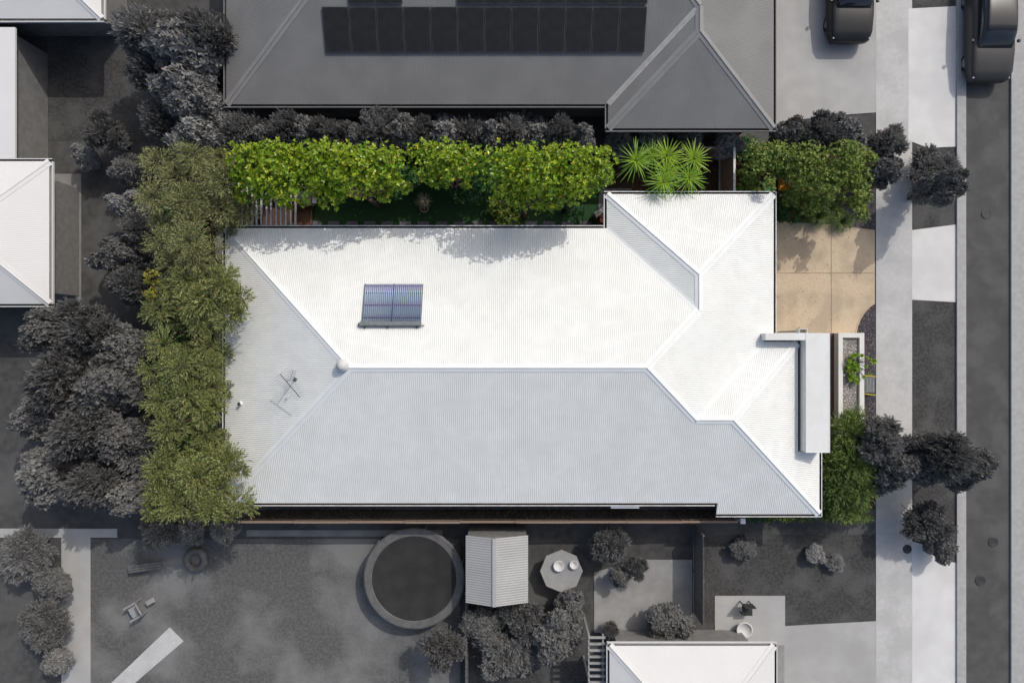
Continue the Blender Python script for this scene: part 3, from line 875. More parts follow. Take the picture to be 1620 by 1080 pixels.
# slab, brick pier and leaning timbers beside the garage corner
sheet('shed_slab', rect(947, 298, 1000, 345), 0.05, M['conc'])
pier = empty('brick_pier', (at(951, 0, .5)[0], at(0, 345, .5)[1], 0), 0, 'low red brick pier tucked beside the garage roof corner', 'brick pier')
bx = MB().box(-.112, .112, -.05, .05, -.035, .035)
pb_ = None
for r in range(10):
    for c in range(3):
        if pb_ is None:
            pb_ = bx.build('brick', M['brick'], pier, bevel=.004); o = pb_
        else:
            o = pb_.copy(); COL.objects.link(o); o.parent = pier
        o.location = (random.uniform(-.004, .004) + (.03 if r % 2 else 0), -.24 + c * .115 + (.04 if r % 2 else 0), .04 + r * .08)
lt_ = empty('garden_bench', (at(954, 0, .8)[0], at(0, 331, .8)[1], 0), math.radians(36), 'weathered slatted timber bench set askew beside the garage', 'bench')
for k in range(2): MB().box(-.42, .42, -.12 + k * .13, -.02 + k * .13, .78, .81).build('slat', M['beam'], lt_)
for sx in (-.36, .36): MB().box(sx - .03, sx + .03, -.1, .1, 0, .78).build('leg', M['timber_grey'], lt_)

# dark garden bed edging beside the palms
strip('bed_edging', [(1105, 232.5), (1139, 233)], 0, .10, .05, M['beam'])
strip('bed_edging', [(1139.0, 233), (1138.5, 318)], 0, .10, .05, M['beam'])


# wheelie bins
def bin_(x, y, rz, lid, label):
    r = empty('wheelie_bin', (x, y, 0), rz, label, 'bin', 'wheelie bins beside the garage')
    b = MB(); b.add([(-.22, -.22, .06), (.22, -.22, .06), (.22, .22, .06), (-.22, .22, .06), (-.28, -.30, 1.0), (.28, -.30, 1.0), (.28, .30, 1.0), (-.28, .30, 1.0)],
                    [(0, 3, 2, 1), (4, 5, 6, 7), (0, 1, 5, 4), (1, 2, 6, 5), (2, 3, 7, 6), (3, 0, 4, 7)])
    b.build('body', M['bin_body'], r, bevel=.03)
    l = MB(); l.add([(-.29, -.33, 1.0), (.29, -.33, 1.0), (.29, .34, 1.0), (-.29, .34, 1.0), (-.24, -.26, 1.06), (.24, -.26, 1.06), (.26, .30, 1.10), (-.26, .30, 1.10)],
                    [(0, 3, 2, 1), (4, 5, 6, 7), (0, 1, 5, 4), (1, 2, 6, 5), (2, 3, 7, 6), (3, 0, 4, 7)])
    l.build('lid', lid, r, bevel=.02)
    MB().tube([(-.24, .38, .98), (.24, .38, .98)], .016, 8).build('handle', M['bin_body'], r)
    for sx in (-.24, .24):
        MB().tube([(sx - .025, .24, .10), (sx + .025, .24, .10)], .10, 14).build('wheel', M['g_tyre'], r)
bin_(*at(1216, 298, 1.0), .15, M['bin_green'], 'wheelie bin with a bright green lid poking out at the garage roof corner')
bin_(*at(1241, 290, 1.0), .05, M['bin_orange'], 'wheelie bin with an orange lid half hidden under the bushes')

# raised planter
pl = empty('planter', (0, 0, 0), 0, 'long raised cream planter with pebbles in front of the canopy', 'planter')
zt = .50
xo0, xi0, xi1, xo1 = at(1326.5, 0, zt)[0], at(1333.5, 0, zt)[0], at(1360, 0, zt)[0], at(1367.5, 0, zt)[0]
yo1, yi1, yo0 = at(0, 526.5, zt)[1], at(0, 534, zt)[1], at(0, 735, zt)[1]
MB().box(xo0, xi0, yo0, yo1, 0, zt).build('wall', M['render'], pl, bevel=.006)
MB().box(xi1, xo1, yo0, yo1, 0, zt).build('wall', M['render'], pl, bevel=.006)
MB().box(xi0 + .001, xi1 - .001, yi1, yo1 - .002, 0, zt - .001).build('wall', M['render'], pl)
MB().box(xi0 + .001, xi1 - .001, yo0 + .002, yo0 + .2, 0, zt - .001).build('wall', M['render'], pl)
MB().box(xi0, xi1, yo0 + .2, yi1, .25, .36).build('soil', M['pebble'], pl)
chips('pebbles', lambda a, b: True, 2600, xi0 + .02, xi1 - .02, -4.6, yi1 - .03, .37, .026, M['stone'], pl)
# metal lid between two yellow edges in the gravel strip
sb = empty('letterbox', (at(1376, 0, .3)[0], at(0, 609, .3)[1], 0), 0, 'low grey metal box between two thin yellow bars by the planter', 'letterbox')
MB().box(-.20, .22, -.34, .34, 0.0, .30).build('body', M['manifold'], sb, bevel=.01)
for k in range(3): MB().box(-.15 + k * .13, -.09 + k * .13, -.32, .32, .302, .31).build('rib', M['conc'], sb)
for sy in (-.40, .40): MB().bar((-.22, sy + .02, .32), (.24, sy - .03, .32), .035, .03).build('bar', M['yellow'], sb)

# ------------------------------------------------------------------ vegetation
def orient(nrm, tw):
    """tangent frames for arrays of normals"""
    nrm = nrm / np.linalg.norm(nrm, axis=1, keepdims=True)
    h = rng.normal(size=nrm.shape)
    t = h - nrm * np.sum(h * nrm, 1, keepdims=True)
    t /= np.linalg.norm(t, axis=1, keepdims=True)
    return nrm, t, np.cross(nrm, t)


def leaf_quads(base, direc, nrm, length, width):
    """diamond leaves: base point, direction along the leaf, approximate normal"""
    side = np.cross(direc, nrm); side /= np.linalg.norm(side, axis=1, keepdims=True) + 1e-9
    L = length[:, None]; W = width[:, None]
    v = np.stack([base, base + direc * L * .45 + side * W, base + direc * L, base + direc * L * .45 - side * W], 1)
    f = (np.arange(len(base)) * 4)[:, None] + np.arange(4)[None]
    return v.reshape(-1, 3), f


def unit(v):
    return v / (np.linalg.norm(v, axis=1, keepdims=True) + 1e-9)


def tuft_crown(name, tufts, m, parent, ntwig=85, nleaf=15, ll=.13, lw=.012, clip=None, droop=0.0, flat=.75):
    """feathery sprays: every tuft is a dome of twigs that carry narrow leaves"""
    B = []; D = []; Nn = []
    for (cx, cy, cz, r) in tufts:
        n = int(ntwig * (r / .8) ** 1.6)
        d = rng.normal(size=(n, 3)); d[:, 2] = np.abs(d[:, 2]) * 1.05 - .28; d = unit(d)
        tip = d * (r * rng.uniform(.72, 1.08, n) * np.where(rng.random(n) < .1, 1.15, 1))[:, None] * np.array([1, 1, flat])
        st = d * .16 * r
        for k in range(nleaf):
            t = ((k + rng.random(n)) / nleaf) ** .75
            p = st + (tip - st) * t[:, None]
            p[:, 2] -= droop * t ** 2
            jit = rng.normal(size=(n, 3)) * .38
            dd = unit(d + jit)
            B.append(p + np.array([cx, cy, cz]) + rng.normal(size=(n, 3)) * .02 * r); D.append(dd)
            nn = unit(np.array([0, 0, 1.0]) + rng.normal(size=(n, 3)) * .55); Nn.append(nn)
    B = np.concatenate(B); D = np.concatenate(D); Nn = np.concatenate(Nn)
    if clip is not None:
        k = clip(B + D * ll); B, D, Nn = B[k], D[k], Nn[k]
    n = len(B)
    v, f = leaf_quads(B, D, Nn, rng.uniform(.7, 1.3, n) * ll, rng.uniform(.7, 1.4, n) * lw)
    return link(name, np_mesh(name, v, f, m), parent)


def whorl_crown(name, blobs, m, parent, dens=95, nl=5, ll=.10, lw=.032, clip=None, shell=.45, flat=.8, up=.55):
    """broad leaves in whorls at twig ends, spread through the outer shell of the crown lobes"""
    C = []; Nv = []
    for (cx, cy, cz, r) in blobs:
        n = int(dens * 4 * r * r)
        d = rng.normal(size=(n, 3)); d[:, 2] = np.abs(d[:, 2]) * 1.2 - .45; d = unit(d)
        # lumps
        lump = 1 + .13 * np.sin(d[:, 0] * 7 + cx * 3) * np.sin(d[:, 1] * 6 + cy * 2) + .07 * np.sin(d[:, 0] * 15 + d[:, 2] * 11)
        rr = r * lump * (1 - shell * rng.random(n) ** 1.8)
        C.append(np.array([cx, cy, cz]) + d * rr[:, None] * np.array([1, 1, flat])); Nv.append(unit(d * .6 + np.array([0, 0, up])))
    C = np.concatenate(C); Nv = np.concatenate(Nv)
    if clip is not None:
        k = clip(C); C, Nv = C[k], Nv[k]
    n = len(C)
    Nv = unit(Nv + rng.normal(size=(n, 3)) * .35)
    nn, t, b = orient(Nv, None)
    V = []; F = []; off = 0
    sc = rng.uniform(.7, 1.3, n)
    for k in range(nl):
        a = 2 * PI * k / nl + rng.normal(size=n) * .35
        dirv = unit(t * np.cos(a)[:, None] + b * np.sin(a)[:, None] + nn * rng.uniform(-.15, .7, n)[:, None])
        v, f = leaf_quads(C, dirv, unit(nn + rng.normal(size=(n, 3)) * .35), ll * sc * rng.uniform(.7, 1.2, n), lw * sc)
        V.append(v); F.append(f + off); off += len(v)
    return link(name, np_mesh(name, np.concatenate(V), np.concatenate(F), m), parent)


def limbs(parent, tops, m, base=(0, 0, 0), r0=.11, fork=1.1, name='trunk'):
    bx_, by_, bz_ = base
    f = Vector((bx_, by_, bz_)) ; tp = f + Vector((random.uniform(-.12, .12), random.uniform(-.12, .12), fork))
    tr = MB(); tr.tube([f, f + (tp - f) * .5 + Vector((.04, -.03, 0)), tp], [r0, r0 * .85, r0 * .72], 9)
    t = tr.build(name, m, parent, smooth=True)
    for (x, y, z, r) in tops:
        e = Vector((x, y, z)); mid = tp.lerp(e, .5) + Vector((0, 0, .18)) - Vector((e.x - tp.x, e.y - tp.y, 0)) * .12
        b = MB(); b.tube([tp - Vector((0, 0, .06)), tp.lerp(mid, .5), mid, e, e + (e - mid) * .35], [r0 * .55, r0 * .42, r0 * .34, r0 * .18, r0 * .06], 7)
        b.build('limb', m, parent, smooth=True)
    return t


def own_x(lo=None, hi=None, ylo=None, yhi=None):
    def fn(p):
        k = np.ones(len(p), bool)
        j = rng.normal(size=len(p)) * .05
        if lo is not None: k &= p[:, 0] + j > lo
        if hi is not None: k &= p[:, 0] + j < hi
        if ylo is not None: k &= p[:, 1] + j > ylo
        if yhi is not None: k &= p[:, 1] + j < yhi
        return k
    return fn


def tree(kind, label, cat, tops, m, bark, clip=None, group=None, crown='tuft', r0=.11, fork=None, **kw):
    """tops are world lobes (x,y,z,r); the tree stands under their middle"""
    cx = sum(t[0] for t in tops) / len(tops); cy = sum(t[1] for t in tops) / len(tops)
    r = empty(kind, (cx, cy, 0), 0, label, cat, group)
    loc = [(a - cx, b - cy, c, d) for a, b, c, d in tops]
    cl = None
    if clip: cl = lambda p: clip(p + np.array([cx, cy, 0]))
    if crown == 'tuft': tuft_crown('crown', loc, m, r, clip=cl, **kw)
    else: whorl_crown('crown', loc, m, r, clip=cl, **kw)
    zz = min(t[2] for t in tops)
    limbs(r, [(a, b, c - .15 * d, d) for a, b, c, d in loc], bark, r0=r0, fork=fork if fork else zz * .5)
    return r


# --- olive-green feathery trees on the left
random.seed(11)
LT = [
    ('feathery olive tree in the top left corner of the coloured block', 'olive', [(243, 252, 4.7, 34), (300, 243, 5.0, 38), (335, 243, 4.6, 30), (278, 282, 4.5, 32)]),
    ('feathery olive tree whose right side touches the pergola battens', 'olive', [(345, 285, 4.9, 34), (338, 322, 4.8, 36), (372, 330, 4.2, 30), (318, 300, 4.7, 34), (385, 318, 3.8, 20)]),
    ('feathery olive tree against the boundary, second from the top left corner', 'olive', [(243, 312, 4.8, 32), (288, 312, 5.1, 38), (240, 345, 4.6, 28), (300, 345, 4.6, 30)]),
    ('feathery olive tree left of the top left roof corner', 'olive', [(248, 382, 4.8, 34), (292, 378, 5.1, 40), (328, 398, 4.7, 32), (262, 415, 4.5, 30), (305, 412, 4.8, 28)]),
    ('olive tree that leans over the roof edge above the antenna', 'olive2', [(350, 448, 4.9, 34), (374, 470, 4.8, 24), (362, 500, 4.6, 32), (332, 470, 4.6, 34), (378, 495, 4.6, 16), (345, 435, 4.7, 24)]),
    ('dense olive tree between the leaning tree and the left boundary', 'olive2', [(288, 438, 4.9, 34), (300, 478, 5.0, 34), (246, 488, 4.6, 30), (306, 505, 4.8, 30), (262, 455, 4.5, 26)]),
    ('green feathery tree level with the antenna', 'olive2', [(255, 545, 4.8, 34), (318, 548, 5.0, 34), (282, 578, 4.9, 38), (330, 582, 4.7, 28), (238, 585, 4.5, 28), (332, 612, 4.4, 26)]),
    ('green feathery tree below the antenna level with the flue pipe', 'olive2', [(245, 635, 4.7, 32), (290, 628, 5.0, 36), (330, 645, 4.8, 24), (262, 680, 4.6, 32), (312, 688, 4.6, 34), (325, 660, 4.5, 22)]),
    ('wide feathery tree over the lower left roof edge', 'olive2', [(350, 732, 4.9, 32), (374, 748, 4.6, 16), (308, 752, 5.1, 40), (340, 775, 4.8, 32), (325, 725, 4.6, 26), (292, 735, 4.5, 28)]),
    ('feathery tree at the lower end of the left boundary', 'olive2', [(238, 745, 4.9, 36), (242, 780, 4.6, 28), (272, 798, 4.9, 34), (236, 808, 4.4, 24), (262, 725, 4.5, 26)]),
    ('feathery tree over the lower left roof corner', 'olive2', [(334, 802, 4.8, 34), (376, 792, 4.7, 30), (308, 812, 4.5, 28), (386, 808, 4.3, 18), (352, 815, 4.4, 26)]),
]
for lab, mm, lobes in LT:
    tops = []
    for (x, y, z, r) in lobes:
        X, Y = at(x, y, z); tops.append((X, Y, z - .2 + random.uniform(-.55, .3), r / 43.0 * .93))
        for _ in range(1):
            tops.append((X + random.uniform(-.7, .0), Y + random.uniform(-.6, .6), z - 1.9, r / 43.0 * .6))
    tree('feathery_tree', lab, 'tree', tops, M[mm], M['bark'], clip=own_x(lo=-14.0, yhi=7.32, ylo=-6.8, hi=-9.25), ntwig=random.choice((125, 150, 175)), nleaf=16, ll=random.choice((.085, .11, .13)), lw=random.choice((.011, .0135)), flat=random.choice((.6, .8, .95)),
         group='feathery trees along the left boundary')

# under-storey of darker leaves along that boundary
def shrub(kind, label, cat, blobs, m, clip=None, group=None, **kw):
    return tree(kind, label, cat, blobs, m, M['bark'], clip=clip, group=group, crown='whorl', r0=.05, fork=.3, **kw)
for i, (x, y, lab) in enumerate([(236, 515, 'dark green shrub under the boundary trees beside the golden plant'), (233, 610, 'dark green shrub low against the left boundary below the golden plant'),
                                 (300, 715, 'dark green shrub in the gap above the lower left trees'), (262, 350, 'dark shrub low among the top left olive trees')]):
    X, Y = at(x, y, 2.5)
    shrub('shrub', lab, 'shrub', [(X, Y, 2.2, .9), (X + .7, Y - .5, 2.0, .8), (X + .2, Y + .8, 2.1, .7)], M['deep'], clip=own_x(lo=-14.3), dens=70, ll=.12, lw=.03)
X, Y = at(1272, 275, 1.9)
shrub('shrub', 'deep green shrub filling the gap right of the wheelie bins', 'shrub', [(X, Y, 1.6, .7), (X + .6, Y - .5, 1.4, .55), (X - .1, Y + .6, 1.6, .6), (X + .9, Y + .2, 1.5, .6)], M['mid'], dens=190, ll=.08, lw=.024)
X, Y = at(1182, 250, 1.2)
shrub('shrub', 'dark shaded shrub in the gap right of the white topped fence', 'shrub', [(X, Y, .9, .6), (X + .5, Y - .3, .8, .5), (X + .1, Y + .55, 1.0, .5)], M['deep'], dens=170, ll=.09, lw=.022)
X, Y = at(234, 452, 4.9)
shrub('golden_shrub', 'small plant with golden green leaves at the left boundary', 'shrub', [(X, Y + .35, 4.6, .26), (X - .05, Y - .25, 4.7, .22)], M['gold'], clip=own_x(lo=-14.0), dens=110, ll=.13, lw=.03)

# --- bright green broadleaf trees along the top
BT = [
    ('bright yellow green leafy tree over the pergola', [(385, 250, 5.2, 34), (420, 262, 5.4, 44), (455, 285, 5.1, 38), (395, 285, 4.8, 28), (440, 243, 5.4, 36), (425, 298, 4.5, 26)]),
    ('bright green leafy tree with a drooping lower lobe right of the pergola', [(505, 250, 5.4, 44), (555, 262, 5.4, 46), (522, 300, 4.6, 30), (600, 255, 5.2, 40), (578, 286, 4.7, 24), (612, 280, 4.7, 22), (480, 262, 5.0, 30)]),
    ('yellow tinged leafy tree above the potted spiky plant', [(672, 244, 5.3, 30), (705, 245, 5.4, 36), (735, 250, 5.2, 30), (702, 268, 4.8, 24)]),
    ('leafy tree with bare twigs showing above the middle of the lawn', [(800, 258, 5.9, 42), (845, 258, 6.1, 44), (806, 290, 5.4, 30), (852, 296, 5.3, 32), (872, 280, 5.4, 24)]),
    ('bright leafy tree left of the sword palms', [(900, 258, 5.9, 44), (945, 254, 5.7, 32), (910, 290, 5.2, 32), (950, 268, 5.3, 22), (882, 306, 4.9, 20)]),
]
for lab, lobes in BT:
    tops = [(*at(x, y, z), z - .25 * r / 44, r / 44.5) for x, y, z, r in lobes]
    for _ in range(9):
        t0 = tops[random.randrange(len(lobes))]
        tops.append((t0[0] + random.uniform(-.8, .8), t0[1] - t0[3] * random.uniform(.55, .95), t0[2] - random.uniform(.1, .7), random.uniform(.14, .30)))
    tree('leafy_tree', lab, 'tree', tops, M['bright'], M['bark'], clip=own_x(yhi=6.98 if lobes[0][0] > 780 else 7.22, lo=-10.9, hi=3.95), crown='whorl', dens=100, nl=5, ll=.105, lw=.036, shell=.75,
         group='bright green trees along the top boundary', r0=.12, up=.8)
# darker under-storey below them
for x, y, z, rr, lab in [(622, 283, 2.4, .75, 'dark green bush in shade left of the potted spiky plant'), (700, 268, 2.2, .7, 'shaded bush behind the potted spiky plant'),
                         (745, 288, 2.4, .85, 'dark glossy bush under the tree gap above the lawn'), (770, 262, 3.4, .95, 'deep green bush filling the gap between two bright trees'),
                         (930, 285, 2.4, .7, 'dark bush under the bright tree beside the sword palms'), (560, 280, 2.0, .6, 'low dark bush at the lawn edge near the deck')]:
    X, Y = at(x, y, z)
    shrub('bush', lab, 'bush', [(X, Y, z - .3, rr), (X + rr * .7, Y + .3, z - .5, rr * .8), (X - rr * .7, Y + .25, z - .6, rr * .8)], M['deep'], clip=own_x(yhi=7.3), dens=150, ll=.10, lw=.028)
X, Y = at(797, 335, 1.0)
shrub('bush', 'low dark bush spilling over the paving squares', 'bush', [(X, Y, .55, .42), (X + .35, Y - .25, .5, .35), (X - .1, Y - .45, .45, .32), (X - .35, Y + .3, .6, .4), (X + .1, Y + .5, .7, .45)], M['mid'], dens=170, ll=.09, lw=.026)

# --- sword palms
def blade_mesh(name, L, w, arch, m, twist=.0):
    vs = []; fs = []
    N_ = 6
    for i in range(N_ + 1):
        t = i / N_
        wx = w * (1 - t) ** .6 * (.55 + .9 * min(t * 4, 1)) / 1.45
        x = L * t * (1 - .12 * arch * t); z = -arch * L * .45 * t * t
        vs += [(x, -wx, z + wx * .35), (x, 0, z), (x, wx, z + wx * .35)]
    for i in range(N_):
        a = i * 3
        fs += [(a, a + 3, a + 4, a + 1), (a + 1, a + 4, a + 5, a + 2)]
    me = bpy.data.meshes.new(name); me.from_pydata(vs, [], fs); me.materials.append(m)
    return me
bl = [blade_mesh('leaf', .98, 0.033, .35, M['palm']), blade_mesh('leaf', .88, 0.033, .7, M['palm']), blade_mesh('leaf', .68, 0.029, .3, M['palm_y'])]
bly = [blade_mesh('leaf', .92, 0.033, .35, M['palm_y']), blade_mesh('leaf', .82, 0.033, .7, M['palm_y']), blade_mesh('leaf', .62, 0.029, .3, M['palm_y'])]
def rosette(root, z, meshes, n, sc=1.0, flat=(.0, 1.25)):
    for k in range(n):
        t = (k + .5) / n
        el = flat[1] * (t ** 1.3) + flat[0]
        az = k * 2.39996 + random.uniform(-.15, .15)
        me = meshes[0 if t < .4 else (1 if t < .15 else 2)] if t > .55 else meshes[random.choice((0, 1))]
        o = link('leaf', me, root, (math.cos(az) * .03, math.sin(az) * .03, z + .10 * t))
        o.rotation_euler = (random.uniform(-.3, .3), -el, az)
        s = sc * random.uniform(.82, 1.08) * (1 - .25 * t); o.scale = (s, s, s)
random.seed(5)
PALMS = [(1007, 254, 3.0, bl, 1.05, 'dark green sword palm farthest left, beside the bright tree'), (1032, 246, 2.7, bl, .85, 'small sword palm second from the left at the back'),
         (1056, 246, 3.0, bly, .95, 'yellow green sword palm at the back centre of the clump'), (1056, 270, 3.1, bly, .9, 'sword palm with a pale heart in the middle of the clump'),
         (1050, 288, 3.2, bl, 1.0, 'sword palm lowest and left, touching the garage gutter'), (1098, 251, 3.0, bly, .98, 'sword palm farthest right at the back near the board fence'),
         (1091, 281, 3.1, bl, .95, 'sword palm in front on the right near the garage gutter')]
for (x, y, z, ms, sc, lab) in PALMS:
    X, Y = at(x, y, z)
    r = empty('sword_palm', (X, Y, 0), random.uniform(0, 6), lab, 'palm', 'sword palms behind the garage')
    MB().tube([(0, 0, 0), (.03, .02, z * .5), (0, 0, z - .1)], [.07, .055, .045], 8).build('trunk', M['bark'], r, smooth=True)
    MB().lathe([(.03, z - .12), (.035, z + .1), (.012, z + .2)], n=8).build('heart', M['terracotta'], r, smooth=True)
    rosette(r, z - .1, ms, 68, sc)
# potted spiky plant on the lawn
X, Y = at(670, 317, .7)
r = empty('spiky_plant', (X, Y, 0), 0, 'pinkish spiky plant with stiff radiating leaves alone on the lawn', 'plant')
MB().tube([(0, 0, .3), (0, 0, .66)], [.05, .04], 8).build('stem', M['bark'], r)
ag = [blade_mesh('leaf', .46, .020, .1, M['agave']), blade_mesh('leaf', .42, .020, .3, M['agave'])]
for k in range(30):
    t = k / 30; az = k * 2.39996
    o = link('leaf', ag[k % 2], r, (0, 0, .64)); o.rotation_euler = (0, -(.05 + .9 * t * t), az); s = 1.0 - .2 * t * random.random(); o.scale = (s, s, s)
X2, Y2 = at(671, 329, .35)
pt = empty('plant_pot', (X2, Y2 - .0, 0), 0, 'pale round pot at the foot of the spiky plant on the lawn', 'pot')
MB().lathe([(.14, 0.03), (.19, .34), (.20, .36), (.17, .36), (.15, .30)], n=22, cap=False).build('pot', M['terracotta'], pt, smooth=True)
MB().lathe([(.14, .04), (.15, .30), (.002, .31)], n=22, cap=False).build('soil', M['soil'], pt)

# --- bushes at the top right
def pb3(l): return [(*at(x, y, z), z - .2, r / 39.5) for x, y, z, r in l]
TR = [
    ('green bush rising beside the white topped fence', [(1185, 276, 2.2, 22), (1196, 286, 2.0, 14), (1178, 296, 1.8, 15), (1200, 268, 2.1, 14)]),
    ('leafy green tree at the top edge right of the board fence', [(1190, 236, 3.2, 16), (1222, 242, 3.4, 26), (1252, 245, 3.6, 26), (1232, 262, 3.0, 16)]),
    ('wide small leaved tree above the driveway', [(1288, 250, 3.8, 32), (1268, 280, 3.4, 24), (1305, 288, 3.3, 28), (1262, 306, 2.6, 18), (1288, 318, 2.5, 22), (1310, 312, 2.2, 16), (1248, 270, 2.9, 14)]),
    ('reddish tipped leafy tree in the top right corner of the block', [(1338, 248, 3.6, 30), (1362, 280, 3.3, 26), (1332, 284, 3.1, 24), (1335, 312, 2.4, 16), (1370, 308, 2.5, 16), (1372, 246, 3.3, 22), (1352, 320, 2.2, 14)]),
]
for lab, l in TR:
    tl = pb3(l)
    tl = [(a, b, c + random.uniform(-.5, .25), d * random.uniform(.75, 1.02)) for a, b, c, d in tl]
    for _ in range(8):
        t0 = tl[random.randrange(len(l))]
        tl.append((t0[0] + random.uniform(-.6, .6), t0[1] + random.uniform(-.8, .3), t0[2] + random.uniform(-.3, .35), random.uniform(.16, .32)))
    tree('leafy_bush', lab, 'bush', tl, M['mid'], M['bark'], clip=lambda p: own_x(yhi=7.95, hi=14.95, lo=9.3)(p) & ~((p[:, 0] > 10.3) & (p[:, 0] < 11.12) & (p[:, 1] < 6.55 + .15 * np.sin(p[:, 0] * 9))), crown='whorl', dens=210, nl=5, ll=.085, lw=.026, shell=.85, group='green bushes above the driveway', r0=.06, fork=.5)
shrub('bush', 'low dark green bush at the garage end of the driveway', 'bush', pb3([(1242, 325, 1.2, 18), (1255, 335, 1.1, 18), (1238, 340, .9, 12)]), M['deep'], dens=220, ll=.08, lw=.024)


def grass_clump(x, y, label, R=.55, n=420, h=.5, z=0.03):
    r = empty('grass_clump', (x, y, z), 0, label, 'grass clump', 'grass clumps along the driveway')
    a = rng.uniform(0, 2 * PI, n); l = rng.uniform(.5, 1.1, n) * R; rr = rng.uniform(0, .10, n)
    V = []; F = []; off = 0
    d = np.stack([np.cos(a), np.sin(a), np.zeros(n)], 1); s = np.stack([-np.sin(a), np.cos(a), np.zeros(n)], 1) * .006
    b = d * rr[:, None]
    hh = h * rng.uniform(.5, 1.1, n)
    p1 = b + d * (l * .45)[:, None] + np.stack([0 * a, 0 * a, hh], 1)
    p2 = b + d * l[:, None] + np.stack([0 * a, 0 * a, hh * .55], 1)
    v = np.stack([b - s, b + s, p1 + s, p1 - s, p2, p2], 1)[:, :5]
    V = v.reshape(-1, 3)
    i0 = (np.arange(n) * 5)[:, None]
    F = np.concatenate([i0 + np.array([[0, 1, 2]]), i0 + np.array([[0, 2, 3]]), i0 + np.array([[3, 2, 4]])])
    link('blades', np_mesh('blades', V, F, M['grassblade']), r)['kind'] = 'stuff'
grass_clump(*at(1294, 343, .2), 'wispy grass clump at the top edge of the driveway below the wide tree', .62)
grass_clump(*at(1331, 351, .2), 'wispy grass clump farthest right beside the dark gravel', .60)
grass_clump(*at(1311, 331, .2), 'wispy grass clump between the other two, tight under the leaves', .5)
grass_clump(*at(1270, 340, .2), 'wispy grass clump nearest the garage', .45)

# --- big fine-leaved bush at the lower right
tops = []
for (x, y, z, r) in [(1350, 690, 2.2, 30), (1362, 665, 1.9, 22), (1335, 715, 2.1, 26), (1325, 745, 2.2, 26), (1355, 735, 2.5, 36), (1335, 775, 2.2, 30), (1365, 775, 2.4, 34), (1318, 790, 1.8, 22), (1345, 805, 2.1, 30), (1372, 815, 2.0, 24), (1315, 815, 1.6, 20), (1370, 700, 2.1, 28)]:
    X, Y = at(x, y, z); tops.append((X, Y, z - .3, r / 39.0)); tops.append((X + random.uniform(-.3, .3), Y + random.uniform(-.3, .3), z - .8, r / 39.0))
tree('needle_bush', 'large fine leaved green bush at the lower right corner of the house', 'bush', tops, M['grev'], M['bark'], clip=own_x(hi=14.75, ylo=-7.55, lo=12.25), ntwig=165, nleaf=13, ll=.16, lw=.011, flat=.8, r0=.05, fork=.4)
for k, (x, lab) in enumerate([(1200, 'low green groundcover plant right of the pale gate post'), (1232, 'low green groundcover plant in the middle of the lower roof edge'), (1262, 'low green groundcover plant left of the fine leaved bush')]):
    X, Y = at(x, 821, .6); shrub('groundcover_plant', lab, 'plant', [(X, Y, .4, .42), (X + .38, Y + .1, .35, .4), (X - .36, Y + .15, .3, .36)], M['mid' if k else 'deep'], clip=own_x(ylo=-7.75), dens=170, ll=.07, lw=.022)

# --- succulents in the planter
def succulent(x, y, label, branches, z=.36, sc=1.0):
    r = empty('succulent', (x, y, z), 0, label, 'succulent')
    V = []; F = []; off = 0
    for (dx, dy, dz, s) in branches:
        b = MB(); b.tube([(dx * .12, dy * .12, 0), (dx * .55, dy * .55, dz * .7), (dx, dy, dz)], [.020, .015, .012], 6); b.build('stem', M['bark'], r, smooth=True)
        for k in range(22):
            az = k * 2.4; el = .05 + 1.1 * k / 22
            d = np.array([[math.cos(az) * math.cos(el), math.sin(az) * math.cos(el), math.sin(el)]])
            v, f = leaf_quads(np.array([[dx, dy, dz]]), d, np.array([[0, 0, 1.0]]) + .01, np.array([.15 * s * (1 - .35 * k / 22)]), np.array([.026 * s]))
            V.append(v); F.append(f + off); off += 4
    o = link('leaf_rosettes', np_mesh('leaf_rosettes', np.concatenate(V), np.concatenate(F), M['succ']), r); o['kind'] = 'stuff'
random.seed(9)
X, Y = at(1350, 573, .6)
br = [(random.uniform(-.28, .2), random.uniform(-.35, .32), random.uniform(.08, .35), 1.0) for _ in range(26)]
br += [(.55, .20, .35, .8), (.82, .05, .32, 1.3), (.50, -.18, .3, .8), (.66, -.48, .35, .8), (.40, -.62, .3, .9), (.30, .30, .35, .9), (-.1, -.5, .25, .9)]
succulent(X, Y, 'lime green branching succulent reaching over the right planter wall', br)
X, Y = at(1350, 598, .5)
succulent(X, Y, 'small green tufted succulent in the middle of the planter', [(random.uniform(-.22, .2), random.uniform(-.2, .2), random.uniform(.1, .25), .9) for _ in range(13)])
X, Y = at(1342, 660, .5)
succulent(X, Y, 'lime leaved succulent at the lower end of the planter by the big bush', [(random.uniform(-.2, .25), random.uniform(-.28, .25), random.uniform(.15, .3), 1.1) for _ in range(11)])


# fallen leaves
def litter(name, label, n, x0, x1, y0, y1, z, m, size=.03, fn=None):
    xs = rng.uniform(x0, x1, n); ys = rng.uniform(y0, y1, n)
    if fn is not None:
        k = np.array([fn(a, b) for a, b in zip(xs, ys)]); xs, ys = xs[k], ys[k]
    n = len(xs)
    a = rng.uniform(0, 2 * PI, n)
    d = np.stack([np.cos(a), np.sin(a), rng.uniform(-.05, .3, n)], 1)
    v, f = leaf_quads(np.stack([xs, ys, np.full(n, z)], 1), unit(d), unit(np.array([[0, 0, 1.]]) + rng.normal(size=(n, 3)) * .2), rng.uniform(.6, 1.6, n) * size, rng.uniform(.25, .5, n) * size)
    o = link(name, np_mesh(name, v, f, m)); tag(o, label, 'leaves', kind='stuff')
litter('fallen_leaves', 'small dark leaves and seeds scattered on the tan driveway', 46, 11.6, 15.7, .6, 5.0, .05, M['litter'], .05)
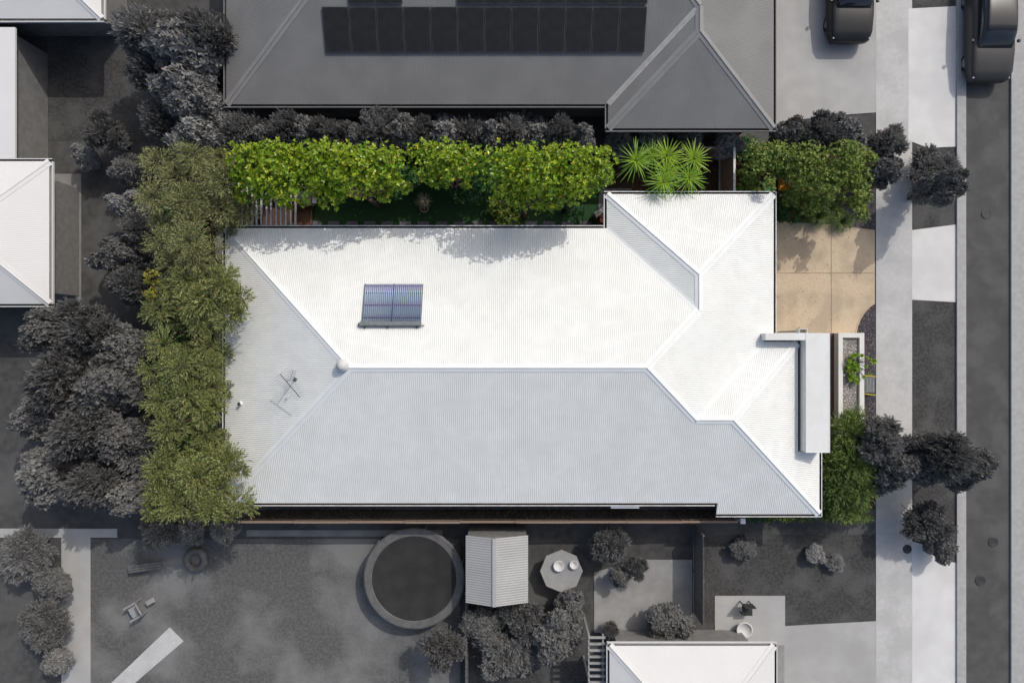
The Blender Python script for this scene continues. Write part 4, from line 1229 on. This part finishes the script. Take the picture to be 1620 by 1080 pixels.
litter('fallen_leaves', 'pale dropped leaves scattered on the shaded lawn', 40, -8.4, 3.8, 5.3, 6.7, .05, M['litter_pale'], .05)
litter('fallen_leaves', 'leaf litter on the brown soil by the sword palms', 260, 5.4, 9.0, 5.9, 8.0, .015, M['litter_pale'], .028)

# dry creeper on the shaded fence
n = 9000
xs = rng.uniform(-10.6, 9.0, n); zz = rng.uniform(.15, 1.45, n); k = (np.sin(xs * 1.7) + np.sin(xs * .7 + 1) + rng.normal(size=n) * .8) > -.9
xs, zz = xs[k], zz[k]; n = len(xs)
B = np.stack([xs, -7.36 + rng.uniform(-.03, .10, n), zz], 1); D = unit(rng.normal(size=(n, 3))); Nn = unit(rng.normal(size=(n, 3)) + np.array([0, 1, .5]))
v, f = leaf_quads(B, D, Nn, rng.uniform(.04, .11, n), rng.uniform(.008, .022, n))
o = link('creeper', np_mesh('creeper', v, f, M['dry'])); tag(o, 'dry brown creeper covering the shaded face of the lower fence', 'creeper')

# ------------------------------------------------------------------ greyscale neighbours
# house above with solar panels
hn = empty('house', (0, 0, 0), 0, 'grey roofed house with dark solar panels at the top of the picture', 'house')
e2 = 3.0
aX0, aX1, aY0, aY1 = -11.3, 10.35, 9.37, 21.0
ah = (aY1 - aY0) / 2; aR = aY0 + ah
qN = lambda x, y: e2 + K * (aY1 - y)
qS = lambda x, y: e2 + K * (y - aY0)
qW = lambda x, y: e2 + K * (x - aX0)
qE = lambda x, y: e2 + K * (aX1 - x)
wX, wY = 3.8, 8.42
wh = (aX1 - wX) / 2; wm = (aX1 + wX) / 2
qGW = lambda x, y: e2 + K * (x - wX)
qGS = lambda x, y: e2 + K * (y - wY)
rx0, rx1 = aX0 + ah, aX1 - ah
for poly, dn, zf in [([(aX0, aY0), (wX, aY0), (wm, aY0 + wh), (rx1, aR), (rx0, aR)], 'y', qS), ([(aX0, aY0), (rx0, aR), (aX0, aY1)], 'x', qW),
                     ([(aX0, aY1), (aX1, aY1), (rx1, aR), (rx0, aR)], 'y', qN), ([(aX1, wY), (wm, wY + wh), (wm, aY0 + wh), (rx1, aR), (aX1, aY1)], 'x', qE),
                     ([(wX, wY), (wX, aY0), (wm, aY0 + wh), (wm, wY + wh)], 'x', qGW), ([(wX, wY), (aX1, wY), (wm, wY + wh)], 'y', qGS)]:
    corr('roof_face', poly, dn, zf, M['g_roof'], hn, amp=.003)
rc = M['g_rcap']
cap_auto(P3(aX0, aY0, qS), (rx0, aR, qS(0, aR)), qW, qS, rc, hn, 'hip_cap')
cap_auto((rx0, aR, qS(0, aR)), (rx1, aR, qS(0, aR)), qN, qS, rc, hn)
cap_auto((rx1, aR, qS(0, aR)), P3(wm, aY0 + wh, qE), qE, qS, rc, hn, 'hip_cap')
cap_auto((wm, aY0 + wh, qE(wm, 0)), (wm, wY + wh, qE(wm, 0)), qE, qGW, rc, hn)
cap_auto(P3(wX, wY, qGW), (wm, wY + wh, qE(wm, 0)), qGW, qGS, rc, hn, 'hip_cap')
cap_auto(P3(aX1, wY, qE), (wm, wY + wh, qE(wm, 0)), qGS, qE, rc, hn, 'hip_cap')
cap_auto(P3(wX, aY0, qS), P3(wm, aY0 + wh, qS), qS, qGW, M['g_kerb'], hn, 'valley_flashing', .10, .008, .010)
MB().prism([(aX0 + .02, aY0 + .02), (wX + .02, aY0 + .02), (wX + .02, wY + .02), (aX1 - .02, wY + .02), (aX1 - .02, aY1 - .02), (aX0 + .02, aY1 - .02)], 2.7, 2.74).build('soffit', M['g_wall'], hn)
MB().prism([(aX0 + .5, aY0 + .5), (wX + .5, aY0 + .5), (wX + .5, wY + .5), (aX1 - .5, wY + .5), (aX1 - .5, aY1 - .5), (aX0 + .5, aY1 - .5)], 0, 2.7).build('wall', M['g_wall'], hn)
gutter([(aX0 - .1, aY0), (wX - .1, aY0)], -1, e2 - .02, hn, M['g_roof'], M['g_pframe'])
gutter([(wX, aY0), (wX, wY)], -1, e2 - .02, hn, M['g_roof'], M['g_pframe'])
gutter([(wX - .1, wY), (aX1 + .1, wY)], -1, e2 - .02, hn, M['g_roof'], M['g_pframe'])
gutter([(aX1, wY), (aX1, aY1)], -1, e2 - .02, hn, M['g_roof'], M['g_pframe'])
gutter([(aX0, aY0), (aX0, aY1)], 1, e2 - .02, hn, M['g_roof'], M['g_pframe'])

# solar panels: one of each, then copies
def panel(x, y, label):
    r = empty('solar_panel', (x, y, qS(x, y) + .07), 0, label, 'solar panel', 'solar panels on the grey roof')
    r.rotation_euler = (slope, 0, 0)
    return r
pxs = [(-7.17 + .511 + i * 1.022) for i in range(12)]
ords = ['first', 'second', 'third', 'fourth', 'fifth', 'sixth', 'seventh', 'eighth', 'ninth', 'tenth', 'eleventh', 'twelfth']
rows = [(11.84, list(range(12)), 'lower row'), (13.40, [1, 2, 5, 6, 7, 8, 9, 10, 11], 'upper row')]
pf = pgl = None
for yy, idx, rn in rows:
    for j, i in enumerate(idx):
        r = panel(pxs[i], yy, 'dark solar panel, %s from the left in the %s' % (ords[j], rn))
        if pf is None:
            pf = MB().box(-.50, .50, -.79, .79, -.02, .018).build('frame', M['g_pframe'], r)
            pgl = MB().box(-.47, .47, -.76, .76, .018, .022).build('glass', M['g_panel'], r)
        else:
            for q in (pf, pgl):
                c = q.copy(); COL.objects.link(c); c.parent = r


# generic hipped house
def hip_house(label, x0, x1, y0, y1, e, mroof, mwall, parts=True):
    r = empty('house', (0, 0, 0), 0, label, 'house')
    lx, ly = x1 - x0, y1 - y0
    fS = lambda x, y: e + K * (y - y0); fN = lambda x, y: e + K * (y1 - y)
    fW = lambda x, y: e + K * (x - x0); fE = lambda x, y: e + K * (x1 - x)
    if lx >= ly:
        h = ly / 2; A = (x0 + h, y0 + h); B = (x1 - h, y0 + h)
        P = [([(x0, y0), (x1, y0), B, A], 'y', fS), ([(x0, y1), (x1, y1), B, A], 'y', fN), ([(x0, y0), A, (x0, y1)], 'x', fW), ([(x1, y0), B, (x1, y1)], 'x', fE)]
    else:
        h = lx / 2; A = (x0 + h, y0 + h); B = (x0 + h, y1 - h)
        P = [([(x0, y0), (x0, y1), B, A], 'x', fW), ([(x1, y0), (x1, y1), B, A], 'x', fE), ([(x0, y0), A, (x1, y0)], 'y', fS), ([(x0, y1), B, (x1, y1)], 'y', fN)]
    for poly, dn, zf in P: corr('roof_face', poly, dn, zf, mroof, r, amp=.0025)
    zt_ = e + K * h
    hz = [((x0, y0), A, fW, fS), ((x1, y0), A if lx < ly else B, fS, fE), ((x1, y1), B, fE, fN), ((x0, y1), B if lx < ly else A, fN, fW)]
    for a, b, l, rr in hz: cap_auto((*a, e), (*b, zt_), l, rr, mroof, r, 'hip_cap')
    if abs(lx - ly) > .1: cap_auto((*A, zt_), (*B, zt_), fN if lx > ly else fW, fS if lx > ly else fE, mroof, r)
    MB().box(x0 + .02, x1 - .02, y0 + .02, y1 - .02, e - .3, e - .26).build('soffit', mwall, r)
    MB().box(x0 + .5, x1 - .5, y0 + .5, y1 - .5, 0, e - .3).build('wall', mwall, r)
    gutter([(x0 - .1, y0), (x1 + .1, y0)], -1, e - .02, r, mroof, M['g_pframe'])
    gutter([(x0, y0), (x0, y1)], 1, e - .02, r, mroof, M['g_pframe'])
    gutter([(x1, y0), (x1, y1)], -1, e - .02, r, mroof, M['g_pframe'])
    gutter([(x0 - .1, y1), (x1 + .1, y1)], 1, e - .02, r, mroof, M['g_pframe'])
    return r
hl = hip_house('pale roofed house at the left edge of the picture', -30, -18.5, 1.5, 7.2, 2.7, M['g_wroof'], M['g_wall'])
lk = MB(); lk.box(-30, -19.95, 7.35, 12.6, 2.5, 2.6); lk.build('link_roof', M['g_wroof'], hl)
MB().box(-29.6, -20.4, 7.35, 12.6, 0, 2.5).build('link_wall', M['g_wall'], hl)
hip_house('pale roofed house in the top left corner of the picture', -30, -16.42, 12.9, 26, 2.7, M['g_wroof'], M['g_wall'])
hip_house('pale roofed house cut by the bottom edge of the picture', 3.9, 10.5, -22, -12.15, 2.7, M['g_wroof'], M['g_wall'])
# pergola strip left of that house, path strip to the right
pg2 = empty('pergola', (0, 0, 0), 0, 'grey slatted pergola along the left wall of the bottom house', 'pergola')
for k in range(14):
    y = -12.0 - k * .26
    MB().box(3.1, 3.78, y - .04, y + .04, 2.25, 2.33).build('slat', M['g_toy'], pg2)
for sx in (3.12, 3.7): MB().box(sx - .03, sx + .03, -15.6, -11.9, 2.15, 2.25).build('beam', M['g_toy'], pg2)
for y in (-12, -13.8, -15.5): MB().box(3.1, 3.18, y - .04, y + .04, 0, 2.15).build('post', M['g_toy'], pg2)
sheet('side_path', rect(1225, 1020, 1241, 1110), 0.034, M['g_patio'])

# neighbours' fences
nf = empty('boundary_fence', (at(737, 0, 1.2)[0], 0, 0), 0, 'thin grey fence running down from the garden shed', 'fence')
paling_fence(nf, 0, -10.6, 0, -15.6, 1.3, M['g_fence'], 2.5)
nf = empty('boundary_fence', (at(1113, 0, 1.5)[0], 0, 0), 0, 'grey fence between the patio and the dark front lawn', 'fence')
paling_fence(nf, 0, -8.1, 0, -11.9, 1.5, M['g_fence'], 2.4)

# trampoline
tx, ty = at(655, 915, .9)
tp_ = empty('trampoline', (tx, ty, 0), 0, 'large round dark trampoline on the grey back lawn', 'trampoline')
MB().lathe([(.002, .86), (1.0, .855), (1.82, .88)], n=48, cap=False).build('jumping_mat', M['g_mat'], tp_)
MB().lathe([(1.80, .885), (1.83, .92), (2.10, .92), (2.16, .88), (2.14, .80)], n=48, cap=False).build('safety_pad', M['g_pad'], tp_)
th = MB(); th.tube([(2.12 * math.cos(2 * PI * k / 40), 2.12 * math.sin(2 * PI * k / 40), .82) for k in range(41)], .03, 6, cap=False); th.build('frame_ring', M['g_toy'], tp_)
for k in range(6):
    a = 2 * PI * k / 6 + .3; c, s = math.cos(a), math.sin(a)
    MB().tube([(2.14 * c, 2.14 * s, .82), (2.2 * c, 2.2 * s, 0.02)], .025, 6).build('leg', M['g_toy'], tp_)

# garden shed
sx0, sy0 = at(737, 952, 2.1); sx1, sy1 = at(834, 848, 2.1)
sd = empty('garden_shed', (0, 0, 0), 0, 'small gable roofed metal shed right of the trampoline', 'shed')
sx0 = -1.90; sx1 = .66; sy0 = -10.7; sy1 = -7.95; xm = -.72
MB().box(sx0 + .06, sx1 - .06, sy0 + .06, sy1 - .06, 0, 1.95).build('wall', M['g_wall'], sd)
zA = lambda x, y: 1.98 + .40 * (x - sx0)
zB = lambda x, y: 1.98 + .40 * (x - sx0) if x < xm else 1.98 + .40 * (xm - sx0) - (.40 * (xm - sx0)) * (x - xm) / (sx1 - xm)
corr('roof_face', [(sx0, sy0), (xm, sy0), (xm, sy1), (sx0, sy1)], 'x', zA, M['g_shed'], sd, pitch=.1, amp=.008)
corr('roof_face', [(xm, sy0), (sx1, sy0), (sx1, sy1), (xm, sy1)], 'x', zB, M['g_shed'], sd, pitch=.1, amp=.008)
MB().bar((xm, sy0, zA(xm, 0) + .02), (xm, sy1, zA(xm, 0) + .02), .14, .02).build('ridge_cap', M['g_shed'], sd)
dd = MB().box(-1.1, -.3, sy0 + .03, sy0 + .059, .05, 1.85).build('door', M['g_slab'], sd)
MB().box(-.42, -.38, sy0 + .0, sy0 + .03, .9, 1.05).build('handle', M['g_pframe'], dd)

# table with pots
tx, ty = at(888, 903, .75)
tb = empty('garden_table', (tx, ty, 0), 0, 'grey octagonal garden table right of the shed', 'table')
MB().lathe([(.90, .70), (.92, .74), (.90, .76)], n=8).build('table_top', M['g_patio'], tb)
for k in range(4):
    a = PI / 4 + k * PI / 2; MB().box(.6 * math.cos(a) - .04, .6 * math.cos(a) + .04, .6 * math.sin(a) - .04, .6 * math.sin(a) + .04, 0, .70).build('leg', M['g_slab'], tb)
for (px_, py_, s, lab) in ((884, 895, .24, 'larger pale bowl on the grey garden table'), (908, 893, .19, 'smaller pale bowl at the right side of the grey garden table')):
    X, Y = at(px_, py_, .9)
    b = MB().lathe([(s * .5, .762), (s, .92), (s * .9, .92), (s * .4, .79), (.003, .785)], n=20, cap=False).build('bowl', M['g_pale'], None, smooth=True, loc=(X, Y, 0)); tag(b, lab, 'bowl')

# lawn things left of the trampoline
def ring(x, y, R_, r_, z, m, name, label, cat):
    mb = MB(); n = 28; k_ = 8; vs = []; fs = []
    for i in range(n):
        a = 2 * PI * i / n
        for j in range(k_):
            b = 2 * PI * j / k_; rr = R_ + r_ * math.cos(b)
            vs.append((rr * math.cos(a), rr * math.sin(a), z + r_ * math.sin(b)))
    for i in range(n):
        for j in range(k_):
            fs.append((i * k_ + j, ((i + 1) % n) * k_ + j, ((i + 1) % n) * k_ + (j + 1) % k_, i * k_ + (j + 1) % k_))
    mb.add(vs, fs); o = mb.build(name, m, None, smooth=True, loc=(x, y, 0)); tag(o, label, cat); return o
ring(*at(310, 885, .15), .40, .15, .17, M['g_pad'], 'rubber_ring', 'grey ring lying on the back lawn above the diagonal path', 'ring')
X, Y = at(230, 897, .4)
bn = empty('bench', (X, Y, 0), math.radians(8), 'low grey bench on the back lawn near the paved path', 'bench')
for k in range(3): MB().box(-.75, .75, -.15 + k * .11, -.06 + k * .11, .38, .42).build('slat', M['g_pad'], bn)
for s_ in (-.6, .6): MB().box(s_ - .05, s_ + .05, -.14, .15, .02, .38).build('leg', M['g_slab'], bn)
X, Y = at(192 + 22, 965, .4)
gc = empty('garden_chair', (X, Y, 0), math.radians(-60), 'pale garden chair with a footrest on the back lawn above the diagonal path', 'chair')
MB().box(-.26, .26, -.26, .26, .38, .43).build('seat', M['g_toy'], gc, bevel=.02)
b_ = MB(); b_.bar((0, .24, .40), (0, .50, .95), .5, .04); b_.build('backrest', M['g_toy'], gc)
for s_ in (-.30, .30):
    MB().box(s_ - .035, s_ + .035, -.28, .30, .60, .64).build('armrest', M['g_toy'], gc)
    for t_ in (-.24, .24): MB().box(s_ - .025, s_ + .025, t_ - .025, t_ + .025, 0.02, .60).build('leg', M['g_slab'], gc)
MB().box(-.1, .1, .5, .9, .3, .34).build('footrest', M['g_toy'], gc)
# patio furniture of the lower neighbour
X, Y = at(1180, 999, .5)
b = MB().lathe([(.15, .05), (.34, .30), (.36, .36), (.30, .36), (.28, .30), (.003, .28)], n=22, cap=False).build('bird_bath', M['g_pale'], None, smooth=True, loc=(X, Y, 0)); tag(b, 'pale round basin on the small patio beside the bottom house', 'basin')
X, Y = at(1183, 965, .5)
ch = empty('patio_chair', (X, Y, 0), 0, 'dark narrow chair on the small patio above the pale basin', 'chair')
MB().box(-.22, .22, -.25, .25, .40, .45).build('seat', M['g_pframe'], ch)
MB().box(-.22, .22, .22, .27, .45, .9).build('backrest', M['g_pframe'], ch)
for a in (-.19, .19):
    for b in (-.22, .22): MB().box(a - .02, a + .02, b - .02, b + .02, .035, .40).build('leg', M['g_pframe'], ch)
# flat dark discs on the lane and the footpath
for (px_, py_, r_, lab) in ((1560, 338, .22, 'dark round disc on the lane beside the first crossover'), (1571, 857, .22, 'dark round disc on the lane below the street trees'),
                            (1551, 918, .23, 'dark round disc nearest the bottom of the lane'), (1435, 868, .2, 'dark round disc on the pale footpath')):
    X, Y = at(px_, py_, .02)
    b = MB().lathe([(r_, -.01), (r_, .018), (r_ * .93, .024), (r_ * .9, .018), (.003, .018)], n=24, cap=False).build('dark_disc', M['g_pframe'], None, loc=(X, Y, .014)); tag(b, lab, 'drain cover', 'round discs by the street')


# cars
def loft(secs, n=12, closed=True):
    """secs: list of (y, halfwidth, z0, z1, exponent)"""
    vs = []; fs = []
    for (y, w, z0, z1, ex) in secs:
        zc = (z0 + z1) / 2; h = (z1 - z0) / 2
        for k in range(n):
            a = 2 * PI * (k + .5) / n; c, s = math.cos(a), math.sin(a)
            vs.append((w * math.copysign(abs(c) ** ex, c), y, zc + h * math.copysign(abs(s) ** ex, s)))
    for i in range(len(secs) - 1):
        for k in range(n):
            fs.append((i * n + k, (i + 1) * n + k, (i + 1) * n + (k + 1) % n, i * n + (k + 1) % n))
    fs.append(tuple(range(n))); fs.append(tuple((len(secs) - 1) * n + k for k in range(n - 1, -1, -1)))
    return vs, fs
def car(x, y, rz, paint, label, wagon=False):
    r = empty('parked_car', (x, y, .012), rz, label, 'car')
    b = MB(); b.add(*loft([(-2.28, .62, .38, .60, .4), (-2.22, .80, .28, .74, .3), (-1.9, .89, .24, .86, .28), (-1.1, .92, .22, .95, .28), (.6, .92, .22, .99, .28), (1.6, .92, .24, .99, .28), (2.15, .88, .28, .96, .28), (2.26, .78, .36, .84, .4)], 20))
    b.build('body', paint, r, smooth=True)
    g_ = MB(); g_.add(*loft([(-1.02, .74, .86, .93, .5), (-.45, .73, .86, 1.38, .5), (.0, .72, .86, 1.46, .5), (1.2, .70, .86, 1.42, .5), (1.95, .68, .86, .97, .5)], 20))
    g_.build('windows', M['glass'], r, smooth=True)
    rf = MB(); rf.add(*loft([(-.42, .60, 1.36, 1.395, .5), (-.2, .62, 1.37, 1.46, .5), (.5, .62, 1.38, 1.485, .5), (1.15, .60, 1.37, 1.455, .5), (1.3, .56, 1.35, 1.42, .5)], 16))
    rf.build('roof', paint, r, smooth=True)
    for sx in (-1, 1):
        MB().box(sx * .60, sx * .80, -2.19, -2.05, .60, .74).build('headlight', M['g_lamp'], r, bevel=.03)
        MB().box(sx * .62, sx * .82, 2.12, 2.20, .68, .82).build('taillight', M['g_pframe'], r, bevel=.02)
        MB().box(sx * .93, sx * 1.05, -.75, -.62, .92, 1.04).build('mirror', paint, r, bevel=.03)
        for yy in (-1.35, 1.35):
            w_ = MB().tube([(sx * .66, yy, .33), (sx * .885, yy, .33)], .33, 20).build('wheel', M['g_tyre'], r)
            MB().tube([(sx * .886, yy, .33), (sx * .895, yy, .33)], .20, 16).build('rim', M['g_rim'], w_)
    return r
car(14.55, 15.15, 0, M['g_car'], 'dark car parked on the pale driveway cut by the top edge')
car(20.55, 13.45, 0, M['g_car2'], 'charcoal car parked on the lane in the top right corner')

# grey trees and shrubs: a few crowns, copied
protos = {}
rng = np.random.default_rng(21)
def gcrown(tone, v):
    key = (tone, v)
    if key not in protos:
        bl_ = [(0, 0, .0, .6), (.1, -.1, -.6, .75)]
        for a in np.linspace(0, 2 * PI, 10)[:-1] + v:
            q = rng.uniform(.45, .9); bl_.append((q * math.cos(a), q * math.sin(a), rng.uniform(-.5, .12), rng.uniform(.22, .46)))
        if v in (1, 3):
            tf = [(x, y, z * .8, q * 1.25) for x, y, z, q in bl_]
            o = tuft_crown('crown', tf, M['gleaf_' + tone], None, ntwig=300, nleaf=14, ll=.13, lw=.02, flat=.8)
        else:
            o = whorl_crown('crown', bl_, M['gleaf_' + tone], None, dens=560, nl=4, ll=.13, lw=.045, shell=.85)
        protos[key] = o.data
        bpy.data.objects.remove(o)
    return protos[key]
trunk_me = MB(); trunk_me.tube([(0, 0, 0), (.03, .02, .5), (0, 0, 1)], [.09, .07, .05], 8)
_t = trunk_me.build('trunk', M['gbark'], None, smooth=True); trunk_data = _t.data; bpy.data.objects.remove(_t)
gi = 0
def gtree(px_, py_, rpx, z, tone, label, kind='grey_tree', cat='tree', group=None):
    global gi
    gi += 1
    X, Y = at(px_, py_, z); R_ = rpx / (1080 / (30 - z))
    r = empty(kind, (X, Y, 0), random.uniform(0, 6), label, cat, group)
    zs = max(R_ * .8, z * .5)
    v_ = gi % 4
    c = link('crown', gcrown(tone, v_), r, (0, 0, z - .55 * zs), (0, 0, random.uniform(0, 6)), (R_ * 1.08, R_ * 1.08, zs))
    link('trunk', trunk_data, r, (0, 0, 0), (0, 0, 0), (1, 1, max(.2, z - .5 * R_)))
    return r
random.seed(17)
GT = [
    (205, 30, 42, 4.5, 'm', 'grey tree just right of the top left roof corner'), (255, 45, 52, 5, 'm', 'broad grey tree at the top left between roof and solar house'),
    (310, 40, 40, 4.5, 'd', 'darker grey tree hugging the solar house near the top edge'), (268, 118, 48, 4.5, 'm', 'round grey tree left of the solar house, middle of its row'),
    (222, 95, 34, 3.5, 'd', 'small dark grey tree inside the top left yard'), (312, 150, 32, 4, 'm', 'grey tree near the lower left corner of the solar house'),
    (235, 178, 30, 3.5, 'd', 'dark grey tree above the top left corner of the coloured block'), (290, 196, 34, 4, 'l', 'pale grey tree touching the top boundary near the left corner'),
    (150, 205, 26, 2.5, 'd', 'dark bush in the middle of the top left yard'), (125, 242, 17, 1.5, 'l', 'small pale bush beside the top left paved yard'),
    (186, 262, 20, 2, 'l', 'small pale bush halfway between the pale roof and the block corner'), (182, 318, 22, 2.5, 'l', 'pale bush right of the pale roof on the left'),
    (200, 360, 22, 2.5, 'm', 'grey bush left of the olive trees'), (160, 400, 26, 3, 'd', 'dark bush right of the grey side path'),
    (185, 445, 30, 3.5, 'd', 'dark tree right of the lower end of the grey side path'),
    (40, 525, 34, 4, 'd', 'dark tree just below the pale roof at the left edge'), (110, 520, 36, 4, 'd', 'dark tree below the grey side path'),
    (170, 545, 32, 3.5, 'm', 'grey tree halfway down the left boundary'), (60, 600, 42, 4.5, 'd', 'large dark tree at the left edge in mid height'),
    (130, 615, 44, 4.5, 'd', 'large dark tree at the centre of the left thicket'), (190, 620, 26, 3, 'm', 'narrow grey tree against the left boundary'),
    (20, 665, 32, 3.5, 'm', 'grey tree cut by the left edge below the middle'), (90, 690, 42, 4.5, 'd', 'large dark tree low in the left thicket'),
    (160, 700, 34, 4, 'd', 'dark tree low in the thicket beside the boundary'), (195, 730, 26, 3, 'l', 'pale grey bush low against the left boundary'),
    (35, 760, 40, 4, 'm', 'grey tree above the pale boundary path at the left edge'), (115, 775, 38, 4, 'd', 'dark tree above the junction of the pale paths'),
    (175, 790, 32, 3.5, 'm', 'grey tree left of the lower left block corner'),
    (22, 885, 34, 1.8, 'm', 'round grey tree below the boundary path at the left edge'), (70, 930, 26, 1.4, 'd', 'dark bush left of the paved path'),
    (55, 1000, 34, 1.6, 'd', 'dark bush left of the paved path farther down'), (74, 1058, 22, 1.4, 'm', 'grey bush by the paved path at the bottom edge'),
    (240, 850, 24, 2, 'm', 'grey bush below the lower left corner of the block'), (290, 848, 20, 1.8, 'm', 'small grey bush beside the one at the lower left corner'),
    (345, 846, 18, 1.6, 'l', 'small pale bush at the left end of the mowing strip'),
    (1265, 203, 26, 3, 'd', 'dark hedge bush at the right wing of the solar house'), (1310, 200, 28, 3, 'd', 'dark hedge bush in the middle above the top right corner'),
    (1355, 196, 30, 3, 'm', 'grey hedge bush at the end of the neighbour driveway'),
    (1415, 218, 22, 2, 'm', 'grey bush over the footpath beside the neighbour driveway'), (1415, 262, 24, 2.2, 'd', 'dark bush over the footpath beside the top right block corner'),
    (1478, 262, 30, 1.2, 'd', 'low dark bush on the verge below the upper crossover'), (1520, 285, 26, 3.5, 'd', 'small dark tree added in place of a crown shadow at the kerb near the upper crossover'),  # the kerb tree is added where a crown's shadow falls, standing in for it
    (1415, 705, 30, 3.5, 'm', 'grey tree over the footpath right of the fine leaved bush'), (1440, 745, 32, 3.5, 'd', 'dark tree between footpath and verge'),
    (1400, 765, 22, 2.5, 'm', 'small grey tree hugging the lower right block edge'),
    (1482, 740, 32, 3.5, 'd', 'dark tree in the middle of the verge'), (1535, 728, 36, 4.5, 'd', 'dark street tree reaching over the lane'), (1565, 748, 32, 4, 'd', 'dark tree crown farthest over the lane'),
    (1480, 830, 30, 2, 'd', 'dark bush on the verge below the street trees'), (1500, 868, 20, 1.2, 'd', 'low dark bush at the tip of the verge'),
    (965, 868, 26, 1.8, 'd', 'dark bush above the patio'), (982, 918, 14, 1.2, 'd', 'small dark round bush on the left part of the patio'), (1010, 900, 15, 1.2, 'd', 'small dark round bush on the upper part of the patio'),
    (1060, 990, 30, 1.4, 'd', 'dark bush along the edge of the bottom house patio'), (968, 1002, 12, .9, 'd', 'tiny dark bush at the top left corner of the bottom house'),
    (760, 1000, 28, 1.6, 'd', 'dark bush below the garden shed'), (830, 985, 28, 1.8, 'd', 'dark bush below the garden table'), (880, 1020, 34, 2.2, 'd', 'dark tree left of the slatted pergola'),
    (800, 1050, 30, 1.8, 'm', 'grey bush near the bottom edge below the shed'), (905, 965, 22, 1.5, 'd', 'dark bush left of the patio'),
    (700, 1040, 26, 2.2, 'd', 'dark bush on the lawn side of the thin fence'),
    (1292, 880, 13, .6, 'l', 'small pale bush on the dark front lawn'), (1325, 892, 12, .5, 'l', 'small pale bush on the dark front lawn, nearer the footpath'),
    (1180, 870, 18, .7, 'd', 'low dark bush on the front lawn by the fence'),
]
for t_ in GT:
    low = t_[3] < 2.6
    gtree(*t_, kind='grey_bush' if low else 'grey_tree', cat='bush' if low else 'tree')
# hedge below the solar house
hx = [362, 398, 436, 472, 512, 548, 586, 624, 664, 700, 740, 778, 816, 856, 892, 928]
names = ['left end', 'second', 'third', 'fourth', 'fifth', 'sixth', 'seventh', 'eighth', 'ninth', 'tenth', 'eleventh', 'twelfth', 'thirteenth', 'fourteenth', 'fifteenth', 'sixteenth']
for i, xx in enumerate(hx):
    gtree(xx + random.uniform(-6, 6), 202 + random.uniform(-7, 6), 25 + random.uniform(-5, 9), random.uniform(3.0, 4.0), 'dm'[i % 2] if i % 3 else 'm', 'grey hedge bush below the solar panels, %s from the left' % names[i] if i else 'grey hedge bush at the left end of the row below the solar panels',
          kind='hedge_bush', cat='bush', group='hedge bushes below the solar house')
for i, (xx, l_) in enumerate([(985, 'left'), (1040, 'centre left'), (1100, 'centre right'), (1160, 'right')]):
    gtree(xx, 215, 20, 2.4, 'l', 'low dark bush under the wing of the solar house, %s' % l_, kind='hedge_bush', cat='bush', group='low bushes under the solar house wing')
